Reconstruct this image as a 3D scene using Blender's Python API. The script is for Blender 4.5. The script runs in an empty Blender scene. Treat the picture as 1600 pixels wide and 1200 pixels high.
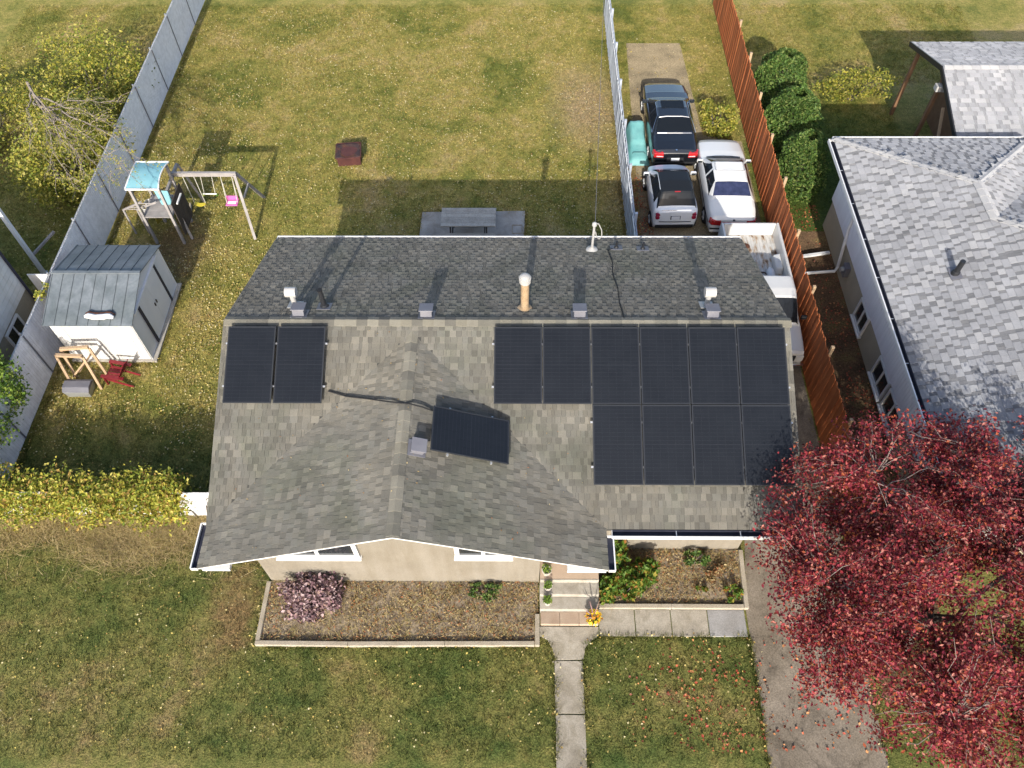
import bpy, bmesh, math, random
import numpy as np
from mathutils import Vector, Matrix, noise

random.seed(11)
rng = np.random.default_rng(5)
scene = bpy.context.scene
COL = scene.collection

# ------------------------------------------------------------------ camera
CAM_H, PITCH, YAW, ROLL, FPX = 19.924, 0.97, -0.0152, -0.0099, 1239.86
CC = Vector((0.3166, -11.951, CAM_H))
_cy, _sy, _cp, _sp = math.cos(YAW), math.sin(YAW), math.cos(PITCH), math.sin(PITCH)
CF = Vector((_sy * _cp, _cy * _cp, -_sp))
_R = Vector((_cy, -_sy, 0))
_U = _R.cross(CF)
_cr, _sr = math.cos(ROLL), math.sin(ROLL)
CR = _cr * _R + _sr * _U
CU = -_sr * _R + _cr * _U
cam_data = bpy.data.cameras.new('camera')
cam_data.sensor_width = 36.0
cam_data.sensor_fit = 'HORIZONTAL'
cam_data.lens = FPX / 1600.0 * 36.0
cam_data.clip_start = 0.1
cam_data.clip_end = 1000.0
cam = bpy.data.objects.new('camera', cam_data)
COL.objects.link(cam)
_m = Matrix((CR, CU, -CF)).transposed().to_4x4()
_m.translation = CC
cam.matrix_world = _m
scene.camera = cam

# ------------------------------------------------------------------ light
SUN_DIR = Vector((-0.075, -1.0, 0.532)).normalized()      # from the place to the sun
SUN_EL = math.asin(SUN_DIR.z)
world = bpy.data.worlds.new('World')
scene.world = world
world.use_nodes = True
wn = world.node_tree
wn.nodes.clear()
sky = wn.nodes.new('ShaderNodeTexSky')
sky.sky_type = 'NISHITA'
sky.sun_disc = False
sky.sun_elevation = SUN_EL
sky.sun_rotation = math.radians(184.3)
sky.air_density = 1.0
sky.dust_density = 2.5
bg = wn.nodes.new('ShaderNodeBackground')
bg.inputs['Strength'].default_value = 0.15
wo = wn.nodes.new('ShaderNodeOutputWorld')
wn.links.new(sky.outputs[0], bg.inputs[0])
wn.links.new(bg.outputs[0], wo.inputs[0])
sd = bpy.data.lights.new('sun', 'SUN')
sd.energy = 3.6
sd.angle = math.radians(0.53)
sd.color = (1.0, 0.94, 0.84)
sun = bpy.data.objects.new('sun', sd)
COL.objects.link(sun)
sun.location = (0, -30, 30)
sun.rotation_euler = (-SUN_DIR).to_track_quat('-Z', 'Y').to_euler()

scene.render.engine = 'CYCLES'
scene.view_settings.view_transform = 'Standard'
scene.view_settings.look = 'None'
scene.view_settings.gamma = 1.0
scene.view_settings.use_curve_mapping = False
scene.view_settings.exposure = 0.93
scene.render.resolution_x = 1024
scene.render.resolution_y = 768


# ------------------------------------------------------------------ helpers
def P(px, py, z=0.0):
    """point on the level z under a pixel of the 1600x1200 photograph"""
    d = CF * FPX + CR * (px - 800) + CU * (600 - py)
    return CC + d * ((z - CC.z) / d.z)


def PYp(px, py, Y):
    d = CF * FPX + CR * (px - 800) + CU * (600 - py)
    return CC + d * ((Y - CC.y) / d.y)


def PXp(px, py, X):
    d = CF * FPX + CR * (px - 800) + CU * (600 - py)
    return CC + d * ((X - CC.x) / d.x)


def lin(r, g, b):
    f = lambda c: (c / 255 / 12.92) if c / 255 <= 0.04045 else ((c / 255 + 0.055) / 1.055) ** 2.4
    return (f(r), f(g), f(b), 1.0)


OFF = {}


def setp(o, label=None, cat=None, group=None, kind=None):
    if label: o['label'] = label
    if cat: o['category'] = cat
    if group: o['group'] = group
    if kind: o['kind'] = kind
    return o


def thing(name, label, cat, loc=(0, 0, 0), rz=0.0, group=None, world_built=False):
    o = bpy.data.objects.new(name, None)
    o.empty_display_size = 0.2
    COL.objects.link(o)
    o.location = loc
    o.rotation_euler = (0, 0, rz)
    OFF[o.name] = Vector(loc) if world_built else Vector((0, 0, 0))
    return setp(o, label, cat, group)


def link_mesh(name, me, mat, parent=None):
    o = bpy.data.objects.new(name, me)
    COL.objects.link(o)
    if mat is not None and len(me.materials) == 0:
        me.materials.append(mat)
    if parent is not None:
        o.parent = parent
        OFF[o.name] = OFF[parent.name]
    else:
        OFF[o.name] = Vector((0, 0, 0))
    return o


def np_mesh(name, V, F):
    V = np.asarray(V, dtype=np.float32)
    F = np.asarray(F, dtype=np.int32)
    me = bpy.data.meshes.new(name)
    me.vertices.add(len(V))
    me.vertices.foreach_set('co', V.ravel())
    me.loops.add(F.size)
    me.loops.foreach_set('vertex_index', F.ravel())
    me.polygons.add(len(F))
    me.polygons.foreach_set('loop_start', np.arange(0, F.size, F.shape[1], dtype=np.int32))
    me.update(calc_edges=True)
    me.shade_flat()
    return me


class MB:
    """collects shapes, then links them as ONE mesh object"""
    def __init__(self):
        self.v = []
        self.f = []

    def add(self, vs, fs):
        n = len(self.v)
        self.v += [tuple(p) for p in vs]
        self.f += [tuple(i + n for i in f) for f in fs]
        return self

    def hexa(self, p):
        return self.add(p, [(0, 3, 2, 1), (4, 5, 6, 7), (0, 1, 5, 4), (1, 2, 6, 5), (2, 3, 7, 6), (3, 0, 4, 7)])

    def box(self, x0, x1, y0, y1, z0, z1):
        return self.hexa([(x0, y0, z0), (x1, y0, z0), (x1, y1, z0), (x0, y1, z0),
                          (x0, y0, z1), (x1, y0, z1), (x1, y1, z1), (x0, y1, z1)])

    def obox(self, c, size, M):
        """box of size centred at c, turned by the 3x3 M"""
        c = Vector(c)
        h = [s / 2 for s in size]
        pts = []
        for z in (-1, 1):
            for x, y in ((-1, -1), (1, -1), (1, 1), (-1, 1)):
                pts.append(c + M @ Vector((x * h[0], y * h[1], z * h[2])))
        return self.hexa(pts)

    def bar(self, a, b, w, h, up=(0, 0, 1)):
        """rectangular bar from a to b, width w (sideways), height h (along up)"""
        a, b = Vector(a), Vector(b)
        d = (b - a)
        L = d.length
        d.normalize()
        up = Vector(up)
        s = d.cross(up)
        if s.length < 1e-4:
            s = d.cross(Vector((1, 0, 0)))
        s.normalize()
        u = s.cross(d)
        M = Matrix((d, s, u)).transposed()
        return self.obox((a + b) / 2, (L, w, h), M)

    def tube(self, pts, r, n=8, cap=True):
        pts = [Vector(p) for p in pts]
        if not isinstance(r, (list, tuple)):
            r = [r] * len(pts)
        rings = []
        base = len(self.v)
        ref = None
        for i, p in enumerate(pts):
            d = (pts[min(i + 1, len(pts) - 1)] - pts[max(i - 1, 0)])
            if d.length < 1e-9: d = Vector((0, 0, 1))
            d.normalize()
            if ref is None:
                ref = d.cross(Vector((0, 0, 1)))
                if ref.length < 1e-3: ref = Vector((1, 0, 0))
            a = (ref - d * ref.dot(d)).normalized()
            ref = a
            b = d.cross(a)
            for k in range(n):
                t = 2 * math.pi * k / n
                self.v.append(tuple(p + (a * math.cos(t) + b * math.sin(t)) * r[i]))
        for i in range(len(pts) - 1):
            for k in range(n):
                k2 = (k + 1) % n
                self.f.append((base + i * n + k, base + i * n + k2, base + (i + 1) * n + k2, base + (i + 1) * n + k))
        if cap:
            self.f.append(tuple(base + k for k in range(n))[::-1])
            self.f.append(tuple(base + (len(pts) - 1) * n + k for k in range(n)))
        return self

    def prism(self, poly, vec):
        """closed prism: polygon swept by vec"""
        vec = Vector(vec)
        n = len(poly)
        a = [Vector(p) for p in poly]
        b = [p + vec for p in a]
        fs = [tuple(range(n))[::-1], tuple(range(n, 2 * n))]
        for i in range(n):
            j = (i + 1) % n
            fs.append((i, j, n + j, n + i))
        return self.add(a + b, fs)

    def lathe(self, c, prof, n=16):
        c = Vector(c)
        base = len(self.v)
        for r, z in prof:
            for k in range(n):
                t = 2 * math.pi * k / n
                self.v.append((c.x + r * math.cos(t), c.y + r * math.sin(t), c.z + z))
        for i in range(len(prof) - 1):
            for k in range(n):
                k2 = (k + 1) % n
                self.f.append((base + i * n + k, base + i * n + k2, base + (i + 1) * n + k2, base + (i + 1) * n + k))
        self.f.append(tuple(base + k for k in range(n))[::-1])
        self.f.append(tuple(base + (len(prof) - 1) * n + k for k in range(n)))
        return self

    def mesh(self, name, off=None, smooth=False):
        me = bpy.data.meshes.new(name)
        vs = self.v
        if off is not None and off.length > 0:
            vs = [(x - off.x, y - off.y, z - off.z) for x, y, z in vs]
        me.from_pydata(vs, [], self.f)
        bm = bmesh.new()
        bm.from_mesh(me)
        bmesh.ops.recalc_face_normals(bm, faces=bm.faces)
        bm.to_mesh(me)
        bm.free()
        if smooth:
            me.polygons.foreach_set('use_smooth', [True] * len(me.polygons))
        return me

    def build(self, name, mat, parent=None, smooth=False, bevel=0.0, kind=None, label=None):
        off = OFF[parent.name] if parent is not None else None
        o = link_mesh(name, self.mesh(name, off, smooth), mat, parent)
        if bevel:
            b = o.modifiers.new('bevel', 'BEVEL')
            b.width = bevel
            b.segments = 2
            b.limit_method = 'ANGLE'
        if kind: o['kind'] = kind
        if label: o['label'] = label
        return o


# ------------------------------------------------------------------ materials
def new_mat(name):
    m = bpy.data.materials.new(name)
    m.use_nodes = True
    nt = m.node_tree
    nt.nodes.clear()
    out = nt.nodes.new('ShaderNodeOutputMaterial')
    bs = nt.nodes.new('ShaderNodeBsdfPrincipled')
    nt.links.new(bs.outputs[0], out.inputs[0])
    return m, nt, bs, out


def N(nt, t, **kw):
    n = nt.nodes.new(t)
    for k, v in kw.items():
        setattr(n, k, v)
    return n


def noise_node(nt, scale, detail=4.0, rough=0.55, vec=None, dist=0.0):
    n = nt.nodes.new('ShaderNodeTexNoise')
    n.inputs['Scale'].default_value = scale
    n.inputs['Detail'].default_value = detail
    n.inputs['Roughness'].default_value = rough
    n.inputs['Distortion'].default_value = dist
    if vec is not None:
        nt.links.new(vec, n.inputs['Vector'])
    return n


def ramp_node(nt, cols, lo=0.3, hi=0.7, fac=None, const=False):
    r = nt.nodes.new('ShaderNodeValToRGB')
    el = r.color_ramp.elements
    n = len(cols)
    if const: r.color_ramp.interpolation = 'CONSTANT'
    for i, c in enumerate(cols):
        p = lo + (hi - lo) * (i / max(1, (n if const else n - 1)))
        e = el[i] if i < 2 else el.new(p)
        e.position = p
        e.color = c
    if fac is not None:
        nt.links.new(fac, r.inputs[0])
    return r


def mixc(nt, fac, a, b, mode='MIX'):
    m = nt.nodes.new('ShaderNodeMix')
    m.data_type = 'RGBA'
    m.blend_type = mode
    for sock, val in ((m.inputs[0], fac), (m.inputs[6], a), (m.inputs[7], b)):
        if hasattr(val, 'links') or isinstance(val, bpy.types.NodeSocket):
            nt.links.new(val, sock)
        else:
            sock.default_value = val
    return m.outputs[2]


def rnd_node(nt):
    g = nt.nodes.new('ShaderNodeNewGeometry')
    oi = nt.nodes.new('ShaderNodeObjectInfo')
    a = N(nt, 'ShaderNodeMath', operation='ADD')
    nt.links.new(g.outputs['Random Per Island'], a.inputs[0])
    nt.links.new(oi.outputs['Random'], a.inputs[1])
    f = N(nt, 'ShaderNodeMath', operation='FRACT')
    nt.links.new(a.outputs[0], f.inputs[0])
    return f.outputs[0]


def grey(v):
    return (v, v, v, 1)


def mat(name, cols, scale=3.0, rough=0.8, bump=0.0, bscale=40.0, island=0.0, metal=0.0, spec=0.3,
        lo=0.3, hi=0.7, fine=0.0, fscale=60.0, icols=None, trans=0.0, coat=0.0, stretch=None, detail=5.0):
    m, nt, bs, out = new_mat(name)
    g = nt.nodes.new('ShaderNodeNewGeometry')
    vec = g.outputs['Position']
    if stretch:
        mp = nt.nodes.new('ShaderNodeVectorMath')
        mp.operation = 'MULTIPLY'
        nt.links.new(vec, mp.inputs[0])
        mp.inputs[1].default_value = stretch
        vec = mp.outputs[0]
    if icols:
        c = ramp_node(nt, icols, 0.0, 1.0, rnd_node(nt), const=True).outputs[0]
        if len(cols) > 1:
            nn = noise_node(nt, scale, detail, vec=vec)
            c2 = ramp_node(nt, cols, lo, hi, nn.outputs[0]).outputs[0]
            c = mixc(nt, 1.0, c, c2, 'MULTIPLY')
    elif len(cols) == 1:
        rgb = nt.nodes.new('ShaderNodeRGB')
        rgb.outputs[0].default_value = cols[0]
        c = rgb.outputs[0]
    else:
        nn = noise_node(nt, scale, detail, vec=vec)
        c = ramp_node(nt, cols, lo, hi, nn.outputs[0]).outputs[0]
    if fine:
        nf = noise_node(nt, fscale, 3.0, vec=vec)
        rf = ramp_node(nt, [grey(1 - fine), grey(1 + fine)], 0.35, 0.65, nf.outputs[0]).outputs[0]
        c = mixc(nt, 1.0, c, rf, 'MULTIPLY')
    if island:
        ri = ramp_node(nt, [grey(1 - island), grey(1 + island)], 0.0, 1.0, rnd_node(nt)).outputs[0]
        c = mixc(nt, 1.0, c, ri, 'MULTIPLY')
    nt.links.new(c, bs.inputs['Base Color'])
    bs.inputs['Roughness'].default_value = rough
    bs.inputs['Diffuse Roughness'].default_value = 1.0 if rough > .88 else 0.0
    bs.inputs['Metallic'].default_value = metal
    bs.inputs['Specular IOR Level'].default_value = spec
    if coat:
        bs.inputs['Coat Weight'].default_value = coat
        bs.inputs['Coat Roughness'].default_value = 0.04
    if bump:
        nb = noise_node(nt, bscale, 4.0, vec=vec)
        b = nt.nodes.new('ShaderNodeBump')
        b.inputs['Strength'].default_value = min(1.0, bump)
        b.inputs['Distance'].default_value = 0.02
        nt.links.new(nb.outputs[0], b.inputs['Height'])
        nt.links.new(b.outputs[0], bs.inputs['Normal'])
    if trans:
        tr = nt.nodes.new('ShaderNodeBsdfTranslucent')
        nt.links.new(c, tr.inputs[0])
        mx = nt.nodes.new('ShaderNodeMixShader')
        mx.inputs[0].default_value = trans
        nt.links.new(bs.outputs[0], mx.inputs[1])
        nt.links.new(tr.outputs[0], mx.inputs[2])
        nt.links.new(mx.outputs[0], out.inputs[0])
    return m


def overlay(m, cols, scale, lo, hi, stretch=None, detail=6.0, dist=0.0, cracks=None):
    '''multiply one more wear pattern over a material's base colour'''
    nt = m.node_tree
    bs = next(n for n in nt.nodes if n.type == 'BSDF_PRINCIPLED')
    src = bs.inputs['Base Color'].links[0].from_socket
    g = nt.nodes.new('ShaderNodeNewGeometry')
    vec = g.outputs['Position']
    if stretch:
        mp = nt.nodes.new('ShaderNodeVectorMath')
        mp.operation = 'MULTIPLY'
        nt.links.new(vec, mp.inputs[0])
        mp.inputs[1].default_value = stretch
        vec = mp.outputs[0]
    if cracks:
        wob = noise_node(nt, 1.5, 4.0, vec=vec)
        ad = nt.nodes.new('ShaderNodeVectorMath'); ad.operation = 'MULTIPLY_ADD'
        nt.links.new(wob.outputs['Color'], ad.inputs[0]); ad.inputs[1].default_value = (.9, .9, 0); nt.links.new(vec, ad.inputs[2])
        vo = nt.nodes.new('ShaderNodeTexVoronoi')
        vo.feature = 'DISTANCE_TO_EDGE'
        vo.inputs['Scale'].default_value = cracks
        nt.links.new(ad.outputs[0], vo.inputs['Vector'])
        f = vo.outputs['Distance']
    else:
        f = noise_node(nt, scale, detail, .6, vec, dist).outputs[0]
    c = mixc(nt, 1.0, src, ramp_node(nt, cols, lo, hi, f).outputs[0], 'MULTIPLY')
    nt.links.new(c, bs.inputs['Base Color'])


def a3(r, g, b):
    return (r, g, b, 1.0)


def lawn_mat(name, blades=False):
    m, nt, bs, out = new_mat(name)
    g = nt.nodes.new('ShaderNodeNewGeometry')
    pos = g.outputs['Position']
    n1 = noise_node(nt, 0.33, 4.0, 0.6, pos, 0.6)
    n2 = noise_node(nt, 1.7, 5.0, 0.65, pos)
    ad = N(nt, 'ShaderNodeMath', operation='MULTIPLY_ADD')
    nt.links.new(n1.outputs[0], ad.inputs[0]); ad.inputs[1].default_value = 0.6
    mu = N(nt, 'ShaderNodeMath', operation='MULTIPLY')
    nt.links.new(n2.outputs[0], mu.inputs[0]); mu.inputs[1].default_value = 0.4
    nt.links.new(mu.outputs[0], ad.inputs[2])
    back = ramp_node(nt, [a3(.115, .128, .028), a3(.195, .182, .046), a3(.27, .225, .068), a3(.325, .25, .108)], .38, .62, ad.outputs[0]).outputs[0]
    front = ramp_node(nt, [a3(.055, .083, .021), a3(.10, .113, .031), a3(.16, .148, .046), a3(.215, .162, .072)], .37, .66, ad.outputs[0]).outputs[0]
    sx = nt.nodes.new('ShaderNodeSeparateXYZ')
    nt.links.new(pos, sx.inputs[0])

    def sstep(v, a, b):
        mr = nt.nodes.new('ShaderNodeMapRange')
        mr.interpolation_type = 'SMOOTHSTEP'
        mr.inputs[1].default_value = a
        mr.inputs[2].default_value = b
        nt.links.new(v, mr.inputs[0])
        return mr.outputs[0]
    c = mixc(nt, sstep(sx.outputs['Y'], -2.0, 1.5), front, back)
    # worn earth beside the grey fence, and darker green turf behind the neighbour's house
    def blob(cx, cy, r0, r1):
        d = nt.nodes.new('ShaderNodeVectorMath'); d.operation = 'DISTANCE'
        s = nt.nodes.new('ShaderNodeVectorMath'); s.operation = 'MULTIPLY'
        nt.links.new(pos, s.inputs[0]); s.inputs[1].default_value = (1, 0.55, 0)
        nt.links.new(s.outputs[0], d.inputs[0]); d.inputs[1].default_value = (cx, cy * 0.55, 0)
        k = N(nt, 'ShaderNodeMath', operation='MULTIPLY_ADD')
        nt.links.new(n2.outputs[0], k.inputs[0]); k.inputs[1].default_value = 2.2
        nt.links.new(d.outputs['Value'], k.inputs[2])
        return sstep(k.outputs[0], r1 + 1.1, r0 + 1.1)
    c = mixc(nt, blob(3.0, 15.2, 0.3, 2.0), c, a3(.30, .225, .125))
    c = mixc(nt, blob(-11.5, 7.2, 0.3, 1.6), c, a3(.20, .14, .065))
    c = mixc(nt, blob(11.5, 11.0, 1.5, 4.0), c, a3(.07, .10, .022))
    c = mixc(nt, blob(-6.9, -5.3, 0.1, 1.0), c, a3(.19, .13, .06))
    c = mixc(nt, blob(6.0, 10.5, 1.0, 3.2), c, a3(.22, .155, .07))
    nf = noise_node(nt, 22.0, 4.0, 0.7, pos)
    rf = ramp_node(nt, [grey(.5), grey(1.45)], .32, .68, nf.outputs[0]).outputs[0]
    c = mixc(nt, 1.0, c, rf, 'MULTIPLY')
    nm_ = noise_node(nt, 7.5, 4.0, 0.7, pos)
    c = mixc(nt, 1.0, c, ramp_node(nt, [a3(.72, .78, .7), a3(1.22, 1.18, 1.15)], .36, .64, nm_.outputs[0]).outputs[0], 'MULTIPLY')
    if blades:
        ri = ramp_node(nt, [grey(.55), grey(1.0), grey(1.75)], 0, 1, rnd_node(nt)).outputs[0]
        c = mixc(nt, 1.0, c, ri, 'MULTIPLY')
    nt.links.new(c, bs.inputs['Base Color'])
    bs.inputs['Roughness'].default_value = 0.75
    bs.inputs['Specular IOR Level'].default_value = 0.15
    if not blades:
        b = nt.nodes.new('ShaderNodeBump')
        b.inputs['Strength'].default_value = 0.8
        b.inputs['Distance'].default_value = 0.04
        nt.links.new(nf.outputs[0], b.inputs['Height'])
        nt.links.new(b.outputs[0], bs.inputs['Normal'])
    else:
        tr = nt.nodes.new('ShaderNodeBsdfTranslucent')
        nt.links.new(c, tr.inputs[0])
        mx = nt.nodes.new('ShaderNodeMixShader'); mx.inputs[0].default_value = 0.3
        nt.links.new(bs.outputs[0], mx.inputs[1]); nt.links.new(tr.outputs[0], mx.inputs[2])
        nt.links.new(mx.outputs[0], out.inputs[0])
    return m


MT = {}
MT['lawn'] = lawn_mat('lawn')
MT['grass'] = lawn_mat('grass_blades', True)
sh = [a3(.130, .125, .11), a3(.147, .141, .123), a3(.162, .155, .136), a3(.138, .133, .118), a3(.178, .169, .146), a3(.152, .148, .132)]
MT['shingle'] = mat('shingle', [grey(.82), grey(1.12)], 1.2, .92, .35, 220, icols=sh, fine=.22, fscale=130, spec=.12)
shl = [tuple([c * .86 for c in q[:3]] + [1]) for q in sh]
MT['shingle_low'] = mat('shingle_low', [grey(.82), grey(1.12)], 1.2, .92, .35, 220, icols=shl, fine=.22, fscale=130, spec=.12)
MT['cap'] = mat('ridge_cap', [grey(.85), grey(1.1)], 2, .92, .3, 200, icols=[a3(.14, .135, .115), a3(.17, .16, .13), a3(.12, .115, .10), a3(.19, .18, .15)], fine=.2, fscale=130, spec=.12)
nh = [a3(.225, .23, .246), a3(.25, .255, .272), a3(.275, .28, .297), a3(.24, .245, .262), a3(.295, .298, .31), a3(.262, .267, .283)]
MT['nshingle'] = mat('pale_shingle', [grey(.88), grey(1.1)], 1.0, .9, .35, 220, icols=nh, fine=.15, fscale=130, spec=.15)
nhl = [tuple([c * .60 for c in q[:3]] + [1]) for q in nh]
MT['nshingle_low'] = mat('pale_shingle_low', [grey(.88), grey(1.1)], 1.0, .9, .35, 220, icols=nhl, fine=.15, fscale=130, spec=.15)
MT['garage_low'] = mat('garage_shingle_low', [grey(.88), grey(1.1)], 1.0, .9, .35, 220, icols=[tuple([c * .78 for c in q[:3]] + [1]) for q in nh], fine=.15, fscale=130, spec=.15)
MT['ncap'] = mat('pale_ridge_cap', [grey(.9), grey(1.1)], 1.0, .9, .3, 200, icols=[a3(.285, .288, .298), a3(.31, .31, .315), a3(.265, .268, .28)], fine=.15, fscale=120, spec=.15)
MT['deck'] = mat('roof_felt', [a3(.05, .05, .047)], rough=.95)
MT['stucco'] = mat('stucco', [a3(.185, .165, .134), a3(.213, .191, .157)], 1.3, .95, .6, 90, fine=.12, fscale=55, spec=.1)
MT['stucco_grey'] = mat('stucco_grey', [a3(.25, .22, .165), a3(.31, .27, .20)], 1.3, .95, .6, 90, fine=.12, fscale=55, spec=.1)
MT['white'] = mat('white_trim', [a3(.60, .60, .60), a3(.66, .66, .655)], 2, .5, 0, spec=.4)
MT['siding'] = mat('vinyl_siding', [a3(.68, .67, .71), a3(.74, .73, .76)], .8, .6, 0, island=.04, spec=.3)
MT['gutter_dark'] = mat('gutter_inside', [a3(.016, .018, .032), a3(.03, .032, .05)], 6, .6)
MT['glass'] = mat('window_glass', [a3(.02, .025, .03)], rough=.04, spec=.8)
MT['door'] = mat('door_paint', [a3(.30, .20, .13), a3(.34, .23, .15)], 3, .5)
MT['concrete'] = mat('concrete', [a3(.25, .225, .185), a3(.32, .29, .24), a3(.36, .33, .28)], 1.6, .92, .3, 60, fine=.14, fscale=35, spec=.15, island=.05)
MT['concrete_grey'] = mat('concrete_grey', [a3(.36, .35, .335), a3(.45, .44, .425)], 1.8, .92, .3, 60, fine=.14, fscale=40, spec=.15, island=.05)
MT['concrete_cool'] = mat('concrete_cool', [a3(.22, .21, .20), a3(.29, .285, .28)], 1.8, .92, .3, 60, fine=.14, fscale=40, spec=.15)
MT['step'] = mat('step_concrete', [a3(.30, .275, .235), a3(.36, .335, .29)], 2.2, .9, .25, 70, fine=.1, fscale=45, spec=.15)
MT['landing'] = mat('landing_paint', [a3(.35, .27, .2), a3(.40, .31, .23)], 2.5, .85, .15, 60, fine=.08)
MT['paver'] = mat('paver', [a3(.30, .22, .16), a3(.36, .28, .21)], 4, .9, .3, 70, fine=.12, island=.08)
MT['asphalt'] = mat('driveway_surface', [a3(.15, .125, .095), a3(.20, .17, .135), a3(.25, .215, .175)], .7, .93, .5, 45, fine=.2, fscale=28, spec=.15, lo=.33, hi=.68)
MT['gravel'] = mat('parking_dirt', [a3(.11, .09, .06), a3(.17, .14, .09), a3(.21, .17, .11)], 1.2, .95, .7, 30, fine=.3, fscale=22, spec=.1)
MT['soil'] = mat('bed_soil', [a3(.13, .10, .072), a3(.21, .168, .122), a3(.27, .22, .16)], 2.4, .95, 1.0, 14, fine=.35, fscale=18, spec=.08)
MT['dark_soil'] = mat('side_yard_soil', [a3(.06, .042, .026), a3(.11, .07, .042), a3(.13, .10, .045)], 1.6, .95, 1.0, 16, fine=.35, fscale=20, spec=.08)
MT['timber'] = mat('edging_timber', [a3(.28, .24, .18), a3(.36, .32, .26)], 3, .9, .3, 50, fine=.2, fscale=40)
MT['cedar_fence'] = mat('stained_board', [a3(.30, .088, .032), a3(.39, .13, .05)], 3, .75, .3, 40, island=.18, stretch=(4, 4, .6), spec=.2)
MT['grey_wood'] = mat('weathered_wood', [a3(.30, .275, .24), a3(.40, .37, .325)], 4, .85, .3, 50, island=.12, fine=.15, fscale=30, spec=.15)
MT['play_wood'] = mat('play_wood', [a3(.22, .205, .20), a3(.32, .30, .29)], 4, .8, .2, 50, island=.1, spec=.2)
MT['dark_wood'] = mat('dark_wood', [a3(.035, .028, .025), a3(.06, .05, .045)], 4, .8, island=.1)
MT['red_fir'] = mat('red_fir_wood', [a3(.16, .085, .045), a3(.22, .125, .07)], 4, .8, .2, 50, island=.1)
MT['new_wood'] = mat('bare_lumber', [a3(.34, .235, .145), a3(.42, .30, .19)], 6, .7, .1, 40, island=.1, stretch=(3, 3, 3))
MT['red_wood'] = mat('red_painted_wood', [a3(.15, .012, .018), a3(.21, .02, .026)], 4, .5, .1, 50, island=.12, spec=.35)
MT['slat'] = mat('white_slat', [a3(.66, .66, .70), a3(.76, .76, .79)], .8, .6, 0, island=.04, fine=.08, fscale=6, spec=.3)
MT['galv'] = mat('galvanised_steel', [a3(.38, .39, .40), a3(.46, .47, .48)], 3, .45, metal=.6)
MT['bluegrey'] = mat('blue_grey_board', [a3(.30, .33, .38), a3(.37, .40, .45)], 2, .6, island=.1, fine=.08, fscale=10)
MT['shed_white'] = mat('shed_white_metal', [a3(.56, .56, .555), a3(.62, .62, .61)], 2, .5, island=.03)
MT['shed_grey'] = mat('shed_grey_metal', [a3(.58, .58, .61), a3(.64, .64, .67)], 2, .5, island=.03)
MT['shed_roof'] = mat('shed_roof_metal', [a3(.092, .108, .122), a3(.145, .162, .178)], 1.4, .5, metal=.0, island=.06, fine=.08, fscale=12)
MT['teal'] = mat('teal_canvas', [a3(.15, .33, .38), a3(.19, .38, .43)], 3, .7, .1, 60, fine=.05)
MT['teal_tarp'] = mat('teal_tarp', [a3(.11, .31, .31), a3(.16, .37, .365)], 3, .5, .3, 12, fine=.06)
MT['yellow'] = mat('yellow_plastic', [a3(.55, .45, .04)], rough=.4)
MT['yellow_panel'] = mat('yellow_panel', [a3(.30, .26, .05)], rough=.5)
MT['pink'] = mat('pink_plastic', [a3(.50, .12, .33)], rough=.4)
MT['rope'] = mat('rope', [a3(.55, .53, .48)], rough=.8)
MT['rust'] = mat('rusty_steel', [a3(.025, .021, .026), a3(.05, .03, .028), a3(.14, .048, .018)], 2.2, .75, .3, 40, fine=.25, fscale=20, spec=.2)
MT['rust_red'] = mat('red_brown_steel', [a3(.055, .022, .022), a3(.09, .035, .03)], 5, .65, .3, 40, fine=.2, spec=.2)
MT['black'] = mat('black_rubber', [a3(.012, .012, .013)], rough=.7)
MT['black_metal'] = mat('black_metal', [a3(.02, .021, .024)], rough=.45)
MT['panel_frame'] = mat('panel_frame', [a3(.03, .032, .036)], rough=.3, spec=.5, metal=.2)
MT['alu'] = mat('bare_aluminium', [a3(.62, .62, .62)], rough=.35, metal=.7)
MT['cell'] = mat('solar_cell', [a3(.0080, .0092, .0118), a3(.0105, .012, .0150)], 2.0, .3, spec=.3, coat=.1, island=.05)
MT['cellgap'] = mat('solar_backsheet', [a3(.020, .022, .027)], rough=.35, spec=.35)
MT['vent'] = mat('vent_paint', [a3(.115, .115, .135), a3(.15, .15, .17)], 3, .5)
MT['vent_white'] = mat('vent_white', [a3(.32, .315, .305), a3(.38, .37, .36)], 3, .5)
MT['flue'] = mat('flue_tan', [a3(.27, .19, .115), a3(.33, .24, .15)], 4, .6, fine=.1, fscale=20)
MT['paint_black'] = mat('car_paint_black', [a3(.006, .007, .010)], rough=.25, spec=.5, coat=1.0)
MT['paint_white'] = mat('car_paint_white', [a3(.60, .59, .565), a3(.65, .64, .615)], 1.5, .35, spec=.5, coat=.6)
MT['paint_silver'] = mat('car_paint_silver', [a3(.70, .72, .75)], rough=.35, spec=.5, coat=.7)
MT['truck_white'] = mat('truck_paint_white', [a3(.47, .465, .455), a3(.53, .525, .515)], 1.2, .4, spec=.5, coat=.4)
MT['car_glass'] = mat('car_glass', [a3(.008, .010, .013)], rough=.08, spec=.22)
MT['car_glass_sky_reflection'] = mat('car_glass_sky_reflection', [a3(.014, .018, .045), a3(.03, .035, .08)], 6, .06, spec=.6, coat=.2)  # blue of the reflected sky is put into the glass colour
MT['bed_rust'] = mat('rusty_truck_bed', [a3(.10, .045, .02), a3(.34, .27, .20), a3(.40, .385, .36), a3(.47, .46, .44)], 3.4, .7, .2, 40, lo=.32, hi=.58, fine=.15, stretch=(1.9, .8, 1))
MT['lamp_red'] = mat('tail_lamp_red', [a3(.36, .012, .012)], rough=.12, spec=.6, coat=1.0)
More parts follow.
